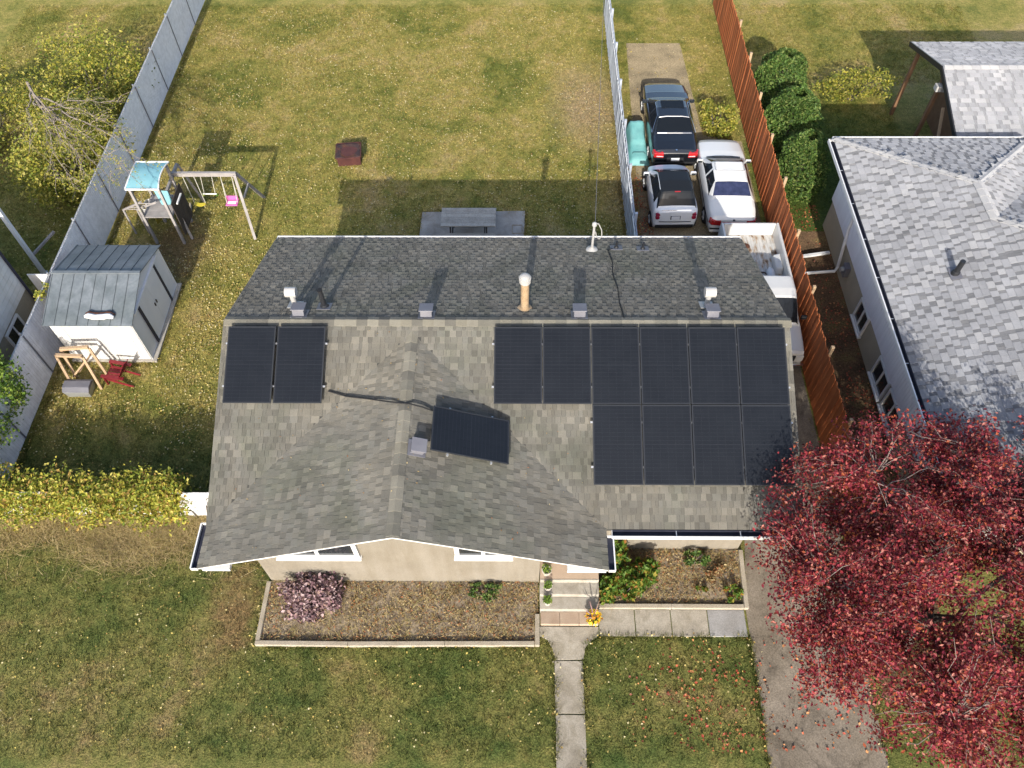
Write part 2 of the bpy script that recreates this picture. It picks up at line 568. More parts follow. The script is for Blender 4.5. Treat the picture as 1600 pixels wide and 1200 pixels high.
MT['lamp_maroon'] = mat('tail_lamp_maroon', [a3(.28, .008, .035)], rough=.15, spec=.6, coat=1.0)
MT['chrome'] = mat('chrome', [a3(.75, .75, .76)], rough=.15, metal=1.0)
MT['plate'] = mat('number_plate', [a3(.55, .56, .58)], rough=.5)
MT['rim'] = mat('wheel_rim', [a3(.40, .41, .42)], rough=.3, metal=.7)
MT['terracotta'] = mat('pale_pot', [a3(.52, .47, .42)], rough=.8)
MT['bark'] = mat('bark', [a3(.055, .045, .04), a3(.11, .095, .085)], 8, .9, .4, 40, stretch=(1, 1, .4))
MT['pale_bark'] = mat('pale_bark', [a3(.15, .125, .105), a3(.235, .205, .175)], 8, .9, .3, 40)
MT['twig'] = mat('twig', [a3(.19, .155, .135), a3(.28, .235, .205)], 8, .9)


def leafmat(name, icols, trans=.3):
    return mat(name, [grey(.75), grey(1.2)], .9, .55, icols=icols, trans=trans, spec=.25)


MT['leaf_red'] = leafmat('leaf_red', [a3(.085, .010, .016), a3(.18, .018, .026), a3(.26, .030, .036), a3(.135, .014, .026), a3(.33, .06, .058), a3(.29, .07, .03), a3(.215, .026, .042), a3(.40, .15, .12), a3(.11, .025, .022)], .3)
MT['leaf_yg'] = leafmat('leaf_yellow_green', [a3(.20, .23, .035), a3(.30, .29, .04), a3(.38, .33, .05), a3(.13, .17, .025), a3(.42, .37, .10), a3(.25, .25, .05)], .35)
MT['leaf_vine'] = leafmat('leaf_vine', [a3(.22, .25, .035), a3(.32, .32, .045), a3(.42, .36, .055), a3(.15, .20, .03), a3(.48, .42, .10), a3(.34, .22, .06), a3(.28, .30, .045)], .35)
MT['leaf_green'] = leafmat('leaf_green', [a3(.09, .17, .025), a3(.13, .22, .03), a3(.18, .26, .04), a3(.07, .13, .02), a3(.22, .27, .05)], .3)
MT['leaf_cedar'] = leafmat('leaf_cedar', [a3(.045, .09, .018), a3(.07, .13, .025), a3(.10, .165, .034), a3(.032, .065, .013), a3(.15, .19, .05)], .2)
MT['leaf_purple'] = leafmat('leaf_purple', [a3(.24, .15, .165), a3(.33, .225, .235), a3(.17, .095, .11), a3(.40, .30, .30), a3(.26, .17, .14), a3(.12, .07, .075)], .2)
MT['leaf_peony'] = leafmat('leaf_peony', [a3(.07, .14, .02), a3(.11, .19, .025), a3(.17, .22, .03), a3(.08, .16, .02), a3(.26, .22, .035), a3(.28, .12, .03), a3(.05, .10, .015), a3(.14, .21, .03), a3(.12, .20, .03)], .3)
MT['leaf_dry'] = leafmat('leaf_dry', [a3(.26, .17, .07), a3(.34, .24, .10), a3(.18, .10, .045), a3(.30, .12, .05), a3(.40, .32, .17)], .15)
MT['leaf_litter'] = leafmat('leaf_litter', [a3(.38, .30, .10), a3(.46, .38, .17), a3(.32, .22, .06), a3(.24, .15, .05), a3(.42, .33, .09), a3(.50, .44, .26)], .1)
MT['leaf_litter_red'] = leafmat('leaf_litter_red', [a3(.28, .05, .03), a3(.36, .09, .04), a3(.22, .06, .03), a3(.40, .18, .07), a3(.16, .05, .03)], .1)
MT['petal'] = leafmat('petal', [a3(.75, .55, .03), a3(.80, .62, .06), a3(.60, .22, .03), a3(.70, .45, .03)], .3)
MT['dry_grass'] = mat('dry_grass', [grey(.8), grey(1.15)], 1.5, .8, icols=[a3(.42, .32, .17), a3(.48, .38, .21), a3(.34, .25, .12), a3(.38, .32, .13), a3(.30, .26, .09)], trans=.25)

overlay(MT['asphalt'], [grey(.45), grey(1.0), grey(1.12)], .9, .30, .66, dist=1.2)
overlay(MT['asphalt'], [grey(.72), grey(1.0)], 1, .0, .008, cracks=.38)
overlay(MT['concrete'], [a3(.70, .68, .62), grey(1.05)], 2.2, .32, .6, dist=.8)
overlay(MT['step'], [a3(.78, .76, .72), grey(1.04)], 3.0, .32, .6, dist=.8)
overlay(MT['concrete_grey'], [a3(.72, .70, .66), grey(1.06)], 1.6, .32, .6, dist=.8)
overlay(MT['stucco'], [a3(.86, .84, .80), grey(1.02)], 1.1, .35, .6, stretch=(2.2, 2.2, .35))
for k_ in ('shingle', 'shingle_low'):
    overlay(MT[k_], [a3(.86, .90, .84), grey(1.0), a3(1.10, 1.07, 1.02)], .55, .34, .66, dist=.6)
for k_ in ('nshingle', 'nshingle_low'):
    overlay(MT[k_], [grey(.9), grey(1.05)], .6, .34, .66, dist=.6)
overlay(MT['shed_white'], [a3(.86, .84, .80), grey(1.0)], 1.5, .36, .55, stretch=(3, 3, .5))
overlay(MT['shed_roof'], [a3(.75, .78, .76), grey(1.1)], 1.3, .35, .62, dist=1.0)
# ------------------------------------------------------------------ ground, driveway, paths
def sheet(name, pts, z, m, thick=None):
    b = MB()
    poly = [(p[0], p[1], z) for p in pts]
    if thick:
        b.prism([(p[0], p[1], z - thick) for p in pts], (0, 0, thick))
    else:
        b.add(poly, [tuple(range(len(poly)))])
    return setp(b.build(name, m), kind='structure')


g = MB()
g.add([(-160, -160, 0), (160, -160, 0), (160, 160, 0), (-160, 160, 0)], [(0, 1, 2, 3)])
setp(g.build('ground', MT['lawn']), kind='structure')

DRIVE = [(6.36, -3.4), (6.1, -5.2), (6.1, -6.9), (6.0, -14.0), (8.75, -14.0), (8.8, -6.0), (8.98, -4.0), (8.98, 7.6), (4.5, 7.6), (4.5, 4.2), (6.2, 4.0)]
sheet('driveway', DRIVE, 0.012, MT['asphalt'])
PARK = [(4.55, 7.4), (8.85, 7.4), (8.85, 13.0), (7.4, 13.4), (7.2, 19.5), (4.9, 19.5), (4.7, 13.0)]
sheet('parking_strip', PARK, 0.008, MT['gravel'])
SIDE = [(9.06, -7.5), (11.0, -7.5), (11.0, 8.2), (9.06, 8.2)]
sheet('side_yard', SIDE, 0.006, MT['dark_soil'])
SLAB = [(-3.18, 7.3), (0.46, 7.3), (0.52, 9.16), (-3.14, 9.10)]
st = sheet('patio_slab', SLAB, 0.05, MT['concrete_grey'], 0.08)

# front walk of cast slabs
walk = setp(MB().add([(0.95, -14, .02), (2.0, -14, .02), (2.0, -13.9, .02), (0.95, -13.9, .02)], [(0, 1, 2, 3)]).build('front_walk', MT['concrete']), kind='structure')


def slab_piece(pts, z1, parent, name='slab', m=None):
    b = MB()
    b.prism([(p[0], p[1], -0.05) for p in pts], (0, 0, z1 + 0.05))
    o = b.build(name, m or MT['concrete'], parent, bevel=0.008)
    return o


flare = [(0.84, -5.70), (2.33, -5.70), (2.33, -5.92), (2.14, -6.04), (1.98, -6.22), (1.92, -6.50), (1.24, -6.52), (1.17, -6.25), (1.05, -6.03), (0.84, -5.93)]
slab_piece(flare, 0.035, walk)
for k in range(6):
    y0 = -6.54 - k * 1.25
    slab_piece([(1.21, y0), (1.90, y0), (1.90, y0 - 1.22), (1.20, y0 - 1.22)], 0.032 + 0.003 * (k % 2), walk)
xs = [2.345, 3.26, 4.17, 5.10, 6.05]
for k in range(4):
    slab_piece([(xs[k] + .012, -5.26), (xs[k + 1] - .012, -5.26), (xs[k + 1] - .012, -5.93), (xs[k] + .012, -5.93)], 0.036 + .004 * (k % 2), walk, m=MT['concrete'] if k < 3 else MT['concrete_cool'])

# planting beds with edging
BEDL = [(-6.10, -4.56), (0.83, -4.56), (0.80, -6.12), (-6.10, -6.16)]
bm_ = MB()


def rough_patch(pts, z, nx, ny, amp):
    """quad patch from 4 corners with an uneven surface"""
    a, b, c, d = [Vector((p[0], p[1], 0)) for p in pts]
    vs, fs = [], []
    for j in range(ny + 1):
        for i in range(nx + 1):
            u, v = i / nx, j / ny
            p = (a * (1 - u) + b * u) * (1 - v) + (d * (1 - u) + c * u) * v
            vs.append((p.x, p.y, z + amp * noise.noise(Vector((p.x * 2.3, p.y * 2.3, 1.7))) + amp * .6 * noise.noise(Vector((p.x * 7, p.y * 7, 4.1)))))
    for j in range(ny):
        for i in range(nx):
            k = j * (nx + 1) + i
            fs.append((k, k + 1, k + nx + 2, k + nx + 1))
    return MB().add(vs, fs)


setp(rough_patch(BEDL, 0.055, 110, 26, 0.035).build('flower_bed', MT['soil'], smooth=True), kind='structure')
BEDR = [(2.36, -3.64), (6.12, -3.64), (6.03, -5.14), (2.36, -5.14)]
setp(rough_patch(BEDR, 0.055, 64, 26, 0.035).build('flower_bed', MT['soil'], smooth=True), kind='structure')


def edging(label, segs):
    e = thing('bed_edging', label, 'edging', (segs[0][0][0], segs[0][0][1], 0), world_built=True, group=None)
    for a, b in segs:
        MB().bar((a[0], a[1], .065), (b[0], b[1], .065), .11, .17).build('timber', MT['timber'], e, bevel=.01)
    return e


edging('pale timber edging around the wide flower bed under the front windows',
       [((-6.13, -4.6), (-6.15, -6.10)), ((-6.2, -6.17), (-3.9, -6.185)), ((-3.89, -6.185), (-1.5, -6.165)), ((-1.49, -6.165), (0.72, -6.15)), ((0.79, -6.2), (0.80, -5.42))])
edging('pale timber edging between the small bed and the row of walk slabs',
       [((2.38, -5.2), (4.2, -5.195)), ((4.21, -5.195), (6.03, -5.195)), ((6.1, -5.24), (6.18, -3.68))])

# ------------------------------------------------------------------ our house
HW, HD, ZE, ZR = 6.73, 4.515, 3.323, 5.157
KM = (ZR - ZE) / HD
GX, GF, GZ = -2.225, 5.47, 5.04
GH = GX + HW
KG = (GZ - ZE) / GH
house = thing('bungalow', 'beige stucco bungalow with dark grey shingled roof and front gable', 'house')


def zmain(x, y):
    return ZR - KM * abs(y)


def zgab(x, y):
    return GZ - KG * abs(x - GX)


# walls
XL, XR, YB = -6.09, 6.13, 3.62
MB().prism([(XL, -YB, 0), (XL, YB, 0), (XL, YB, zmain(0, YB) - .15), (XL, 0, ZR - .15), (XL, -YB, zmain(0, YB) - .15)], (XR - XL, 0, 0)).build('wall', MT['stucco'], house)
WXR = 0.85
MB().prism([(XL, -4.55, 0), (WXR, -4.55, 0), (WXR, -4.55, zgab(WXR, 0) - .14), (GX, -4.55, GZ - .14), (XL, -4.55, zgab(XL, 0) - .14)], (0, 4.55 - YB, 0)).build('wall', MT['stucco'], house)

# roof deck
roof = MB()
TH = .12


def slab(b, pts, zf, th=TH):
    top = [Vector((x, y, zf(x, y))) for x, y in pts]
    b.prism([p - Vector((0, 0, th)) for p in top], (0, 0, th - .004))


slab(roof, [(-HW, -HD), (HW, -HD), (HW, 0), (-HW, 0)], zmain)
slab(roof, [(-HW, 0), (HW, 0), (HW, HD), (-HW, HD)], zmain)
slab(roof, [(-HW, -GF), (GX, -GF), (GX, -.3), (-HW, -HD - .0)], zgab)
slab(roof, [(GX, -GF), (2 * GX + HW, -GF), (2 * GX + HW, -HD), (GX, -.3)], zgab)
roof_o = roof.build('roof', MT['deck'], house)

COVER = []          # patches under solar panels, filled below


def shingle_mesh(w, e, h, L):
    """tile: origin at butt centre, x along the course, y up the slope, z out"""
    g_ = .003
    x = w / 2 - g_
    v = [(-x, 0, -.012), (x, 0, -.012), (x, 0, h), (-x, 0, h), (-x, L, -.012), (x, L, -.012), (x, L, .001), (-x, L, .001)]
    return v, [(0, 1, 2, 3), (3, 2, 6, 7), (1, 5, 6, 2), (4, 0, 3, 7)]


def lay_shingles(planes, e, hi_w, lo_w, camlimit, parent, m, m_low, name='shingle', hs=(.003, .011)):
    """planes: (origin, u, w, ulen, wlen, active). 300 nearest become parts, the rest one field"""
    pieces = []
    for O, u, w, ul, wl, act in planes:
        n = u.cross(w).normalized()
        nc = int(math.ceil(wl / e))
        for j in range(nc):
            s = j * e - .015
            ov = .03
            t = -ov
            first = True
            low = random.random() < .5
            while t < ul + ov - .02:
                wd = random.choice(lo_w if low else hi_w)
                if first: wd = round(wd * random.uniform(.4, 1), 3)
                first = False
                if t + wd > ul + ov - .05: wd = round(ul + ov - t, 3)
                c = O + u * (t + wd / 2) + w * s
                mid = c + w * (e * .5)
                if s < wl - .03 and act(mid.x, mid.y):
                    pieces.append((c, u, w, n, wd, hs[0] if low else hs[1], round(min(e * 1.22, wl - s), 3), low))
                t += wd
                low = not low if random.random() < .9 else low
    pieces.sort(key=lambda q: (q[0] - CC).length)
    meshes = {}
    for c, u, w, n, wd, h, L, low in pieces[:camlimit]:
        key = (wd, h, L, low)
        if key not in meshes:
            v, f = shingle_mesh(wd, e, h, L)
            me = bpy.data.meshes.new(name)
            me.from_pydata(v, [], f)
            me.materials.append(m_low if low else m)
            meshes[key] = me
        o = bpy.data.objects.new(name, meshes[key])
        COL.objects.link(o)
        o.parent = parent
        M_ = Matrix((u, w, n)).transposed().to_4x4()
        M_.translation = c - OFF[parent.name]
        o.matrix_local = M_
    V, F, MI = [], [], []
    for c, u, w, n, wd, h, L, low in pieces[camlimit:]:
        v, f = shingle_mesh(wd, e, h, L)
        MI += [1 if low else 0] * 4
        b = len(V)
        for x, y, z in v:
            V.append(c + u * x + w * y + n * z - OFF[parent.name])
        F += [tuple(i + b for i in q) for q in f]
    o = link_mesh('shingle_field', np_mesh('shingle_field', [tuple(p) for p in V], F), m, parent)
    o.data.materials.append(m_low)
    o.data.polygons.foreach_set('material_index', MI)
    o['kind'] = 'stuff'
    return len(pieces)


GW = 2 * GX + HW        # right eave of the gable


def act_front(x, y):
    if y < -HD - .05: return False
    if -HW < x < GW + .1 and zgab(x, y) > zmain(x, y) + .02: return False
    return True


def act_gab(x, y):
    return zgab(x, y) > zmain(x, y) - .05


ang = math.atan(KM)
wF = Vector((0, math.cos(ang), math.sin(ang)))
wB = Vector((0, -math.cos(ang), math.sin(ang)))
ag = math.atan(KG)
SLM = HD / math.cos(ang)
SLG = GH / math.cos(ag)
planes = [
    (Vector((-HW, -HD, ZE)), Vector((1, 0, 0)), wF, 2 * HW, SLM, act_front),
    (Vector((HW, HD, ZE)), Vector((-1, 0, 0)), wB, 2 * HW, SLM, lambda x, y: True),
    (Vector((-HW, -GF, ZE)), Vector((0, -1, 0)) * -1, None, GF, SLG, act_gab),
]
planes = planes[:2]
# left gable slope: u must satisfy u x w = outward normal
wL = Vector((math.cos(ag), 0, math.sin(ag)))
wR = Vector((-math.cos(ag), 0, math.sin(ag)))
planes.append((Vector((-HW, -.2, ZE)), Vector((0, -1, 0)), wL, GF - .2, SLG, act_gab))
planes.append((Vector((GW, -GF, ZE)), Vector((0, 1, 0)), wR, GF - .2, SLG, act_gab))
lay_shingles(planes, .160, [.10, .13, .16, .20], [.07, .10, .13], 300, roof_o, MT['shingle'], MT['shingle_low'])


def caps(parent, a, b, half, dl, dr, m, step=.26, name='ridge_cap', lift=.02):
    """bent cap shingles along a ridge or hip a->b; dl, dr: unit vectors down either side"""
    a, b = Vector(a), Vector(b)
    d = (b - a)
    L = d.length
    d.normalize()
    up = Vector((0, 0, 1))
    nn = int(L / step)
    step = L / nn
    key = bpy.data.meshes.new(name)
    s2 = step * 1.25
    vs = []
    for y, z in ((0, lift), (s2, lift * .35)):
        for q in (dl, None, dr):
            p = d * y + up * (z + .012) + ((q * half - up * .004) if q is not None else up * .004)
            vs.append(tuple(p))
        for q in (dl, dr):
            p = d * y + up * (-.015) + q * half
            vs.append(tuple(p))
    # 0,1,2 top near; 3,4 bottom near; 5,6,7 top far; 8,9 bottom far
    key.from_pydata(vs, [], [(0, 1, 6, 5), (1, 2, 7, 6), (3, 0, 5, 8), (2, 4, 9, 7), (3, 4, 2, 1, 0)])
    key.materials.append(m)
    for k in range(nn):
        o = bpy.data.objects.new(name, key)
        COL.objects.link(o)
        o.parent = parent
        o.location = a + d * (k * step) - OFF[parent.name]


caps(roof_o, (-HW, 0, ZR), (HW, 0, ZR), .15, -wF, -wB, MT['cap'], .26)
caps(roof_o, (GX, -GF, GZ), (GX, -.30, GZ), .15, -wL, -wR, MT['cap'], .26)

# fascia, gutters, soffits
def gutter(p0, p1, out, parent, w=.13, h=.11, lip=True):
    """open trough along p0-p1, hung on the eave, opening upward"""
    p0, p1, out = Vector(p0), Vector(p1), Vector(out)
    z = Vector((0, 0, 1))
    b = MB()
    d = (p1 - p0)
    for q in (out * .006, ):
        b.bar(p0 + q - z * (h / 2), p1 + q - z * (h / 2), .012, h)
    b.bar(p0 + out * (w / 2) - z * h, p1 + out * (w / 2) - z * h, w - .002, .012)
    gt = b.build('gutter', MT['gutter_dark'], parent)
    c = MB()
    c.bar(p0 + out * w - z * (h / 2 - .004), p1 + out * w - z * (h / 2 - .004), .014, h + .008)
    c.bar(p0 + out * (w - .012) + z * .004, p1 + out * (w - .012) + z * .004, .022, .010)
    dn = d.normalized()
    for e, s in ((p0, -1), (p1, 1)):
        c.bar(e + out * 0 - z * (h / 2) + dn * s * .007, e + out * w - z * (h / 2) + dn * s * .007, .012, h)
    c.build('gutter_lip', MT['white'], gt)
    # hanger straps
    L = d.length
    for k in range(1, int(L / 1.6) + 1):
        q = p0 + dn * (L * k / (int(L / 1.6) + 1))
        MB().bar(q - z * .012, q + out * w - z * .012, .02, .006).build('hanger', MT['alu'], gt)
    return gt


gutter((GW + .15, -HD - .02, ZE - .035), (HW + .02, -HD - .02, ZE - .035), (0, -1, 0), house, .17)
gutter((HW, HD + .02, ZE - .035), (-HW, HD + .02, ZE - .035), (0, 1, 0), house, .13)
gutter((-HW - .02, -HD + .1, ZE - .03), (-HW - .02, -GF - .01, ZE - .03), (-1, 0, 0), house, .15)
gutter((GW + .02, -GF - .01, ZE - .03), (GW + .02, -HD - .17, ZE - .03), (1, 0, 0), house, .15)
# rake boards and soffits
for s in (-1, 1):
    for sy in (-1, 1):
        MB().bar((s * (HW + .012), sy * .01, ZR - .05), (s * (HW + .012), sy * HD, ZE - .05), .022, .04).build('rake_board', MT['white'], house)
for s in (-1, 1):
    MB().bar((GX, -GF - .012, GZ - .05), (GX + s * GH, -GF - .012, ZE - .05), .022, .04).build('rake_board', MT['white'], house)
for x0, x1 in ((-HW + .02, XL - .002), (WXR + .55, GW - .02)):
    MB().box(x0, x1, -GF + .03, -HD + .3, ZE - .30, ZE - .20).build('soffit_return', MT['white'], house)
MB().box(GW + .0, HW - .02, -HD + .02, -YB - .003, ZE - .17, ZE - .14).build('soffit', MT['white'], house)
MB().box(-HW + .02, HW - .02, YB + .003, HD - .02, ZE - .17, ZE - .14).build('soffit', MT['white'], house)

# front windows
def window(parent, x0, x1, z0, z1, y, mull=True, axis='y', sgn=-1, fr=.085):
    """white framed window standing proud of a wall; axis y: wall plane y, faces sgn"""
    def bx(m, u0, u1, d0, d1, z0_, z1_):
        a0, a1 = sorted((y + sgn * d0, y + sgn * d1))
        if axis == 'y': m.box(u0, u1, a0, a1, z0_, z1_)
        else: m.box(a0, a1, u0, u1, z0_, z1_)
    w = MB()
    bx(w, x0, x1, -.05, .012, z0, z1)
    wo_ = w.build('window', MT['white'], parent)
    f = MB()
    bx(f, x0, x0 + fr, .012, .07, z0, z1); bx(f, x1 - fr, x1, .012, .07, z0, z1)
    bx(f, x0 + fr, x1 - fr, .012, .07, z1 - fr, z1); bx(f, x0 + fr, x1 - fr, .012, .07, z0, z0 + fr)
    xm = (x0 + x1) / 2
    if mull: bx(f, xm - fr * .4, xm + fr * .4, .012, .06, z0 + fr, z1 - fr)
    f.build('frame', MT['white'], wo_)
    for a, c in (((x0 + fr, xm - fr * .4), (xm + fr * .4, x1 - fr)) if mull else ((x0 + fr, x1 - fr),)):
        p = MB(); bx(p, a + .002, c - .002, .013, .03, z0 + fr + .002, z1 - fr - .002)
        p.build('pane', MT['glass'], wo_)
    s = MB(); bx(s, x0 - .03, x1 + .03, .001, .12, z0 - .05, z0 - .002)
    s.build('sill', MT['white'], wo_)
    return wo_


window(house, -5.5, -3.5, 1.76, 2.9, -4.55, fr=.11)
window(house, -1.2, .16, 1.80, 2.9, -4.55, fr=.11)
# entry: door in the recess
dr = MB().box(1.15, 2.05, -YB - .05, -YB - .003, .70, 2.72).build('door', MT['door'], house)
b = MB()
b.box(1.05, 1.15, -YB - .08, -YB - .002, .70, 2.80); b.box(2.05, 2.15, -YB - .08, -YB - .002, .70, 2.80); b.box(1.15, 2.05, -YB - .08, -YB - .002, 2.72, 2.80)
b.build('frame', MT['white'], dr)
MB().tube([(1.24, -YB - .05, 1.65), (1.24, -YB - .11, 1.65), (1.34, -YB - .11, 1.65)], .014, 8).build('handle', MT['chrome'], dr)
# steps
MB().box(.87, 2.34, -4.71, -YB - .004, 0, .68).build('landing', MT['landing'], house)
MB().box(.865, 2.345, -5.04, -4.712, 0, .505).build('step', MT['step'], house, bevel=.012)
MB().box(.868, 2.342, -5.36, -5.042, 0, .335).build('step', MT['step'], house, bevel=.012)
MB().box(.87, 2.34, -4.735, -4.711, .508, .685).build('riser', MT['step'], house)
for k in range(3):
    MB().box(.88 + k * .485, .88 + k * .485 + .475, -5.68, -5.365, .02, .165).build('paver', MT['paver'], house, bevel=.01)

# roof furniture --------------------------------------------------------
def on_main(x, y):
    return Vector((x, y, zmain(x, y)))


def box_vent(x, y, zf, tilt, parent, m='vent'):
    """low slanted exhaust hood: base flange and hood"""
    z = zf(x, y)
    Rm = tilt
    b = MB()
    b.obox(Vector((x, y, z)) + Rm @ Vector((0, 0, .022)), (.40, .40, .012), Rm)
    v = b.build('roof_vent', MT[m], parent)
    q = []
    for px_, py_, pz_ in ((-.14, -.15, .03), (.14, -.15, .03), (.14, .13, .03), (-.14, .13, .03), (-.14, -.16, .20), (.14, -.16, .20), (.14, .08, .24), (-.14, .08, .24)):
        q.append(Vector((x, y, z)) + Rm @ Vector((px_, py_, pz_)))
    MB().hexa(q).build('hood', MT[m], v, bevel=.015)
    lid = []
    for px_, py_, pz_ in ((-.17, -.19, .20), (.17, -.19, .20), (.17, .13, .245), (-.17, .13, .245), (-.17, -.19, .225), (.17, -.19, .225), (.17, .13, .27), (-.17, .13, .27)):
        lid.append(Vector((x, y, z)) + Rm @ Vector((px_, py_, pz_)))
    MB().hexa(lid).build('cap', MT[m], v, bevel=.01)
    return v


Rb = Matrix.Rotation(-ang, 3, 'X')
for x, y in ((-4.99, .27), (-1.91, .23), (1.77, .24), (4.95, .24)):
    box_vent(x, y, zmain, Rb, house)
Rg = Matrix.Rotation(ag, 3, 'Y')
box_vent(-1.90, -3.38, zgab, Rg @ Matrix.Rotation(math.pi / 2 * 0, 3, 'Z'), house)


def goose(x, y):
    p = on_main(x, y)
    b = MB()
    b.obox(p + Rb @ Vector((0, 0, .02)), (.34, .34, .012), Rb)
    v = b.build('exhaust_vent', MT['vent_white'], house)
    MB().tube([p, p + Vector((0, 0, .48))], .065, 14).build('pipe', MT['vent_white'], v, smooth=False)
    MB().tube([p + Vector((-.13, 0, .5)), p + Vector((.13, 0, .5))], .125, 18).build('barrel_cap', MT['vent_white'], v)


goose(-5.21, .70)
goose(4.93, .73)
p = on_main(-4.47, .63)
v = MB().obox(p + Rb @ Vector((0, 0, .02)), (.34, .34, .012), Rb).build('plumbing_stack', MT['vent'], house)
MB().tube([p, p + Vector((0, 0, .08)), p + Vector((0, 0, .1)), p + Vector((0, 0, .62))], [.12, .09, .062, .055], 14).build('pipe', MT['black_metal'], v)
MB().tube([p + Vector((0, 0, .60)), p + Vector((0, 0, .635))], [.064, .064], 14).build('collar', MT['black'], v)
# tall flue
p = on_main(.456, .55)
ch = MB().lathe(p + Vector((0, 0, -.1)), [(.098, 0), (.098, 1.12)], 20).build('chimney_flue', MT['flue'], house, smooth=False)
MB().lathe(p + Vector((0, 0, -.07)), [(.20, .0), (.19, .06), (.12, .10), (.11, .14)], 20).build('storm_collar', MT['flue'], ch)
MB().lathe(p + Vector((0, 0, .98)), [(.115, 0), (.14, .015), (.145, .15), (.12, .16), (.118, .20), (.07, .23), (.02, .24)], 20).build('flue_cap', MT['vent_white'], ch, smooth=False)
# service mast with drip loop
p = on_main(2.36, 3.80)
ms = MB().tube([p, p + Vector((0, 0, .95))], .035, 12).build('service_mast', MT['vent_white'], house)
MB().lathe(p + Vector((0, 0, .0)), [(.17, .0), (.16, .03), (.06, .10), (.045, .14)], 16).build('flashing', MT['vent_white'], ms)
MB().lathe(p + Vector((0, 0, .93)), [(.045, 0), (.07, .03), (.065, .10), (.02, .14)], 14).build('weatherhead', MT['vent_white'], ms)
loop = [p + Vector((.02, .03, 1.0)), p + Vector((.12, .06, .95)), p + Vector((.22, .06, .72)), p + Vector((.24, .04, .5)), p + Vector((.17, .02, .42)), p + Vector((.09, .02, .52)), p + Vector((.05, .02, .7))]
MB().tube(loop, .014, 6).build('drip_loop', MT['vent_white'], ms)
for x, y in ((3.06, 3.92), (3.80, 3.86)):
    p = on_main(x, y)
    v = MB().obox(p + Rb @ Vector((0, 0, .02)), (.34, .3, .012), Rb).build('stack_flashing', MT['vent'], house)
    MB().lathe(p, [(.09, 0), (.06, .05), (.035, .09), (.035, .26)], 12).build('pipe', MT['black_metal'], v)
# antenna cable down the back slope
cab = [on_main(x, y) + Vector((0, 0, .03)) for x, y in ((2.95, 3.86), (2.80, 3.75), (2.86, 3.0), (2.79, 2.3), (2.84, 1.5), (2.80, .8), (2.83, .1), (2.80, -.2))]
MB().tube(cab, .013, 6).build('roof_cable', MT['black'], house)


# ------------------------------------------------------------------ solar panels
def solar_panel(origin, u, w, n, wid, hgt, label, group, rows=20):
    """origin: lower-left corner of the frame underside; u across, w up the slope"""
    M_ = Matrix((u, w, n)).transposed().to_4x4()
    M_.translation = origin
    t = bpy.data.objects.new('solar_panel', None)
    COL.objects.link(t)
    t.matrix_world = M_
    OFF[t.name] = Vector((0, 0, 0))
    setp(t, label, 'solar panel', group)
    f = MB()
    fw, ft = .022, .04
    f.box(0, wid, 0, fw, 0, ft); f.box(0, wid, hgt - fw, hgt, 0, ft)
    f.box(0, fw, fw, hgt - fw, 0, ft); f.box(wid - fw, wid, fw, hgt - fw, 0, ft)
    f.build('frame', MT['panel_frame'], t)
    MB().box(fw, wid - fw, fw, hgt - fw, .018, .030).build('backsheet', MT['cellgap'], t)
    rh = (hgt - 2 * fw - .03) / rows
    for k in range(rows):
        y0 = fw + .012 + k * rh + (.006 if k >= rows // 2 else 0)
        key = 'cellrow_%d_%d' % (round(wid * 1000), round(hgt * 1000))
        me = bpy.data.meshes.get(key)
        if me is None:
            b = MB()
            cw = (wid - 2 * fw - .02) / 6
            for c in range(6):
                b.box(fw + .01 + c * cw + .002, fw + .01 + (c + 1) * cw - .002, .0035, rh - .0035, .0305, .0325)
            me = b.mesh(key)
            me.materials.append(MT['cell'])
        o = bpy.data.objects.new('cell_row', me)
        COL.objects.link(o)
        o.parent = t
        o.location = (0, y0, 0)
    # mounting rails, feet and clamps
    for ry in (hgt * .22, hgt * .78):
        r = MB().box(-.05, wid + .05, ry - .02, ry + .02, -.05, -.004).build('rail', MT['alu'], t)
        for rx in (.15, wid - .15):
            MB().box(rx - .025, rx + .025, ry - .06, ry - .021, -.125, -.02).build('foot', MT['alu'], r)
    return t


nF = Vector((0, -math.sin(ang), math.cos(ang)))
uX = Vector((1, 0, 0))
PW, PH = 1.122, 1.842


def main_panel(x, row, label, group):
    s = .192 + (row + 1) * 1.858
    o = Vector((x, 0, ZR)) - wF * s + nF * .145
    solar_panel(o, uX, wF, nF, PW, PH, label, group)


ORD = ['farthest from the pickup', 'fifth from the roof edge by the pickup', 'fourth from the roof edge by the pickup', 'third from the roof edge by the pickup', 'second from the roof edge by the pickup', 'along the roof edge by the pickup']
for i in range(6):
    main_panel(-.264 + i * 1.1405, 0, 'black solar panel in the upper ridge-side row, ' + ORD[i], 'large solar array')
for i in range(2, 6):
    main_panel(-.264 + i * 1.1405, 1, 'black solar panel in the lower gutter-side row, ' + ORD[i], 'large solar array')
main_panel(-6.55, 0, 'black solar panel of the separate pair, along the left roof edge', None)
main_panel(-5.375, 0, 'black solar panel of the separate pair, with a cable leaving its corner', None)
nG = Vector((math.sin(ag), 0, math.cos(ag)))
solar_panel(Vector((.02, -3.46, zgab(.02, 0))) + nG * .185, Vector((0, 1, 0)), wR, nG, 1.13, 1.80,
            'single black solar panel standing alone on the front gable slope', None)
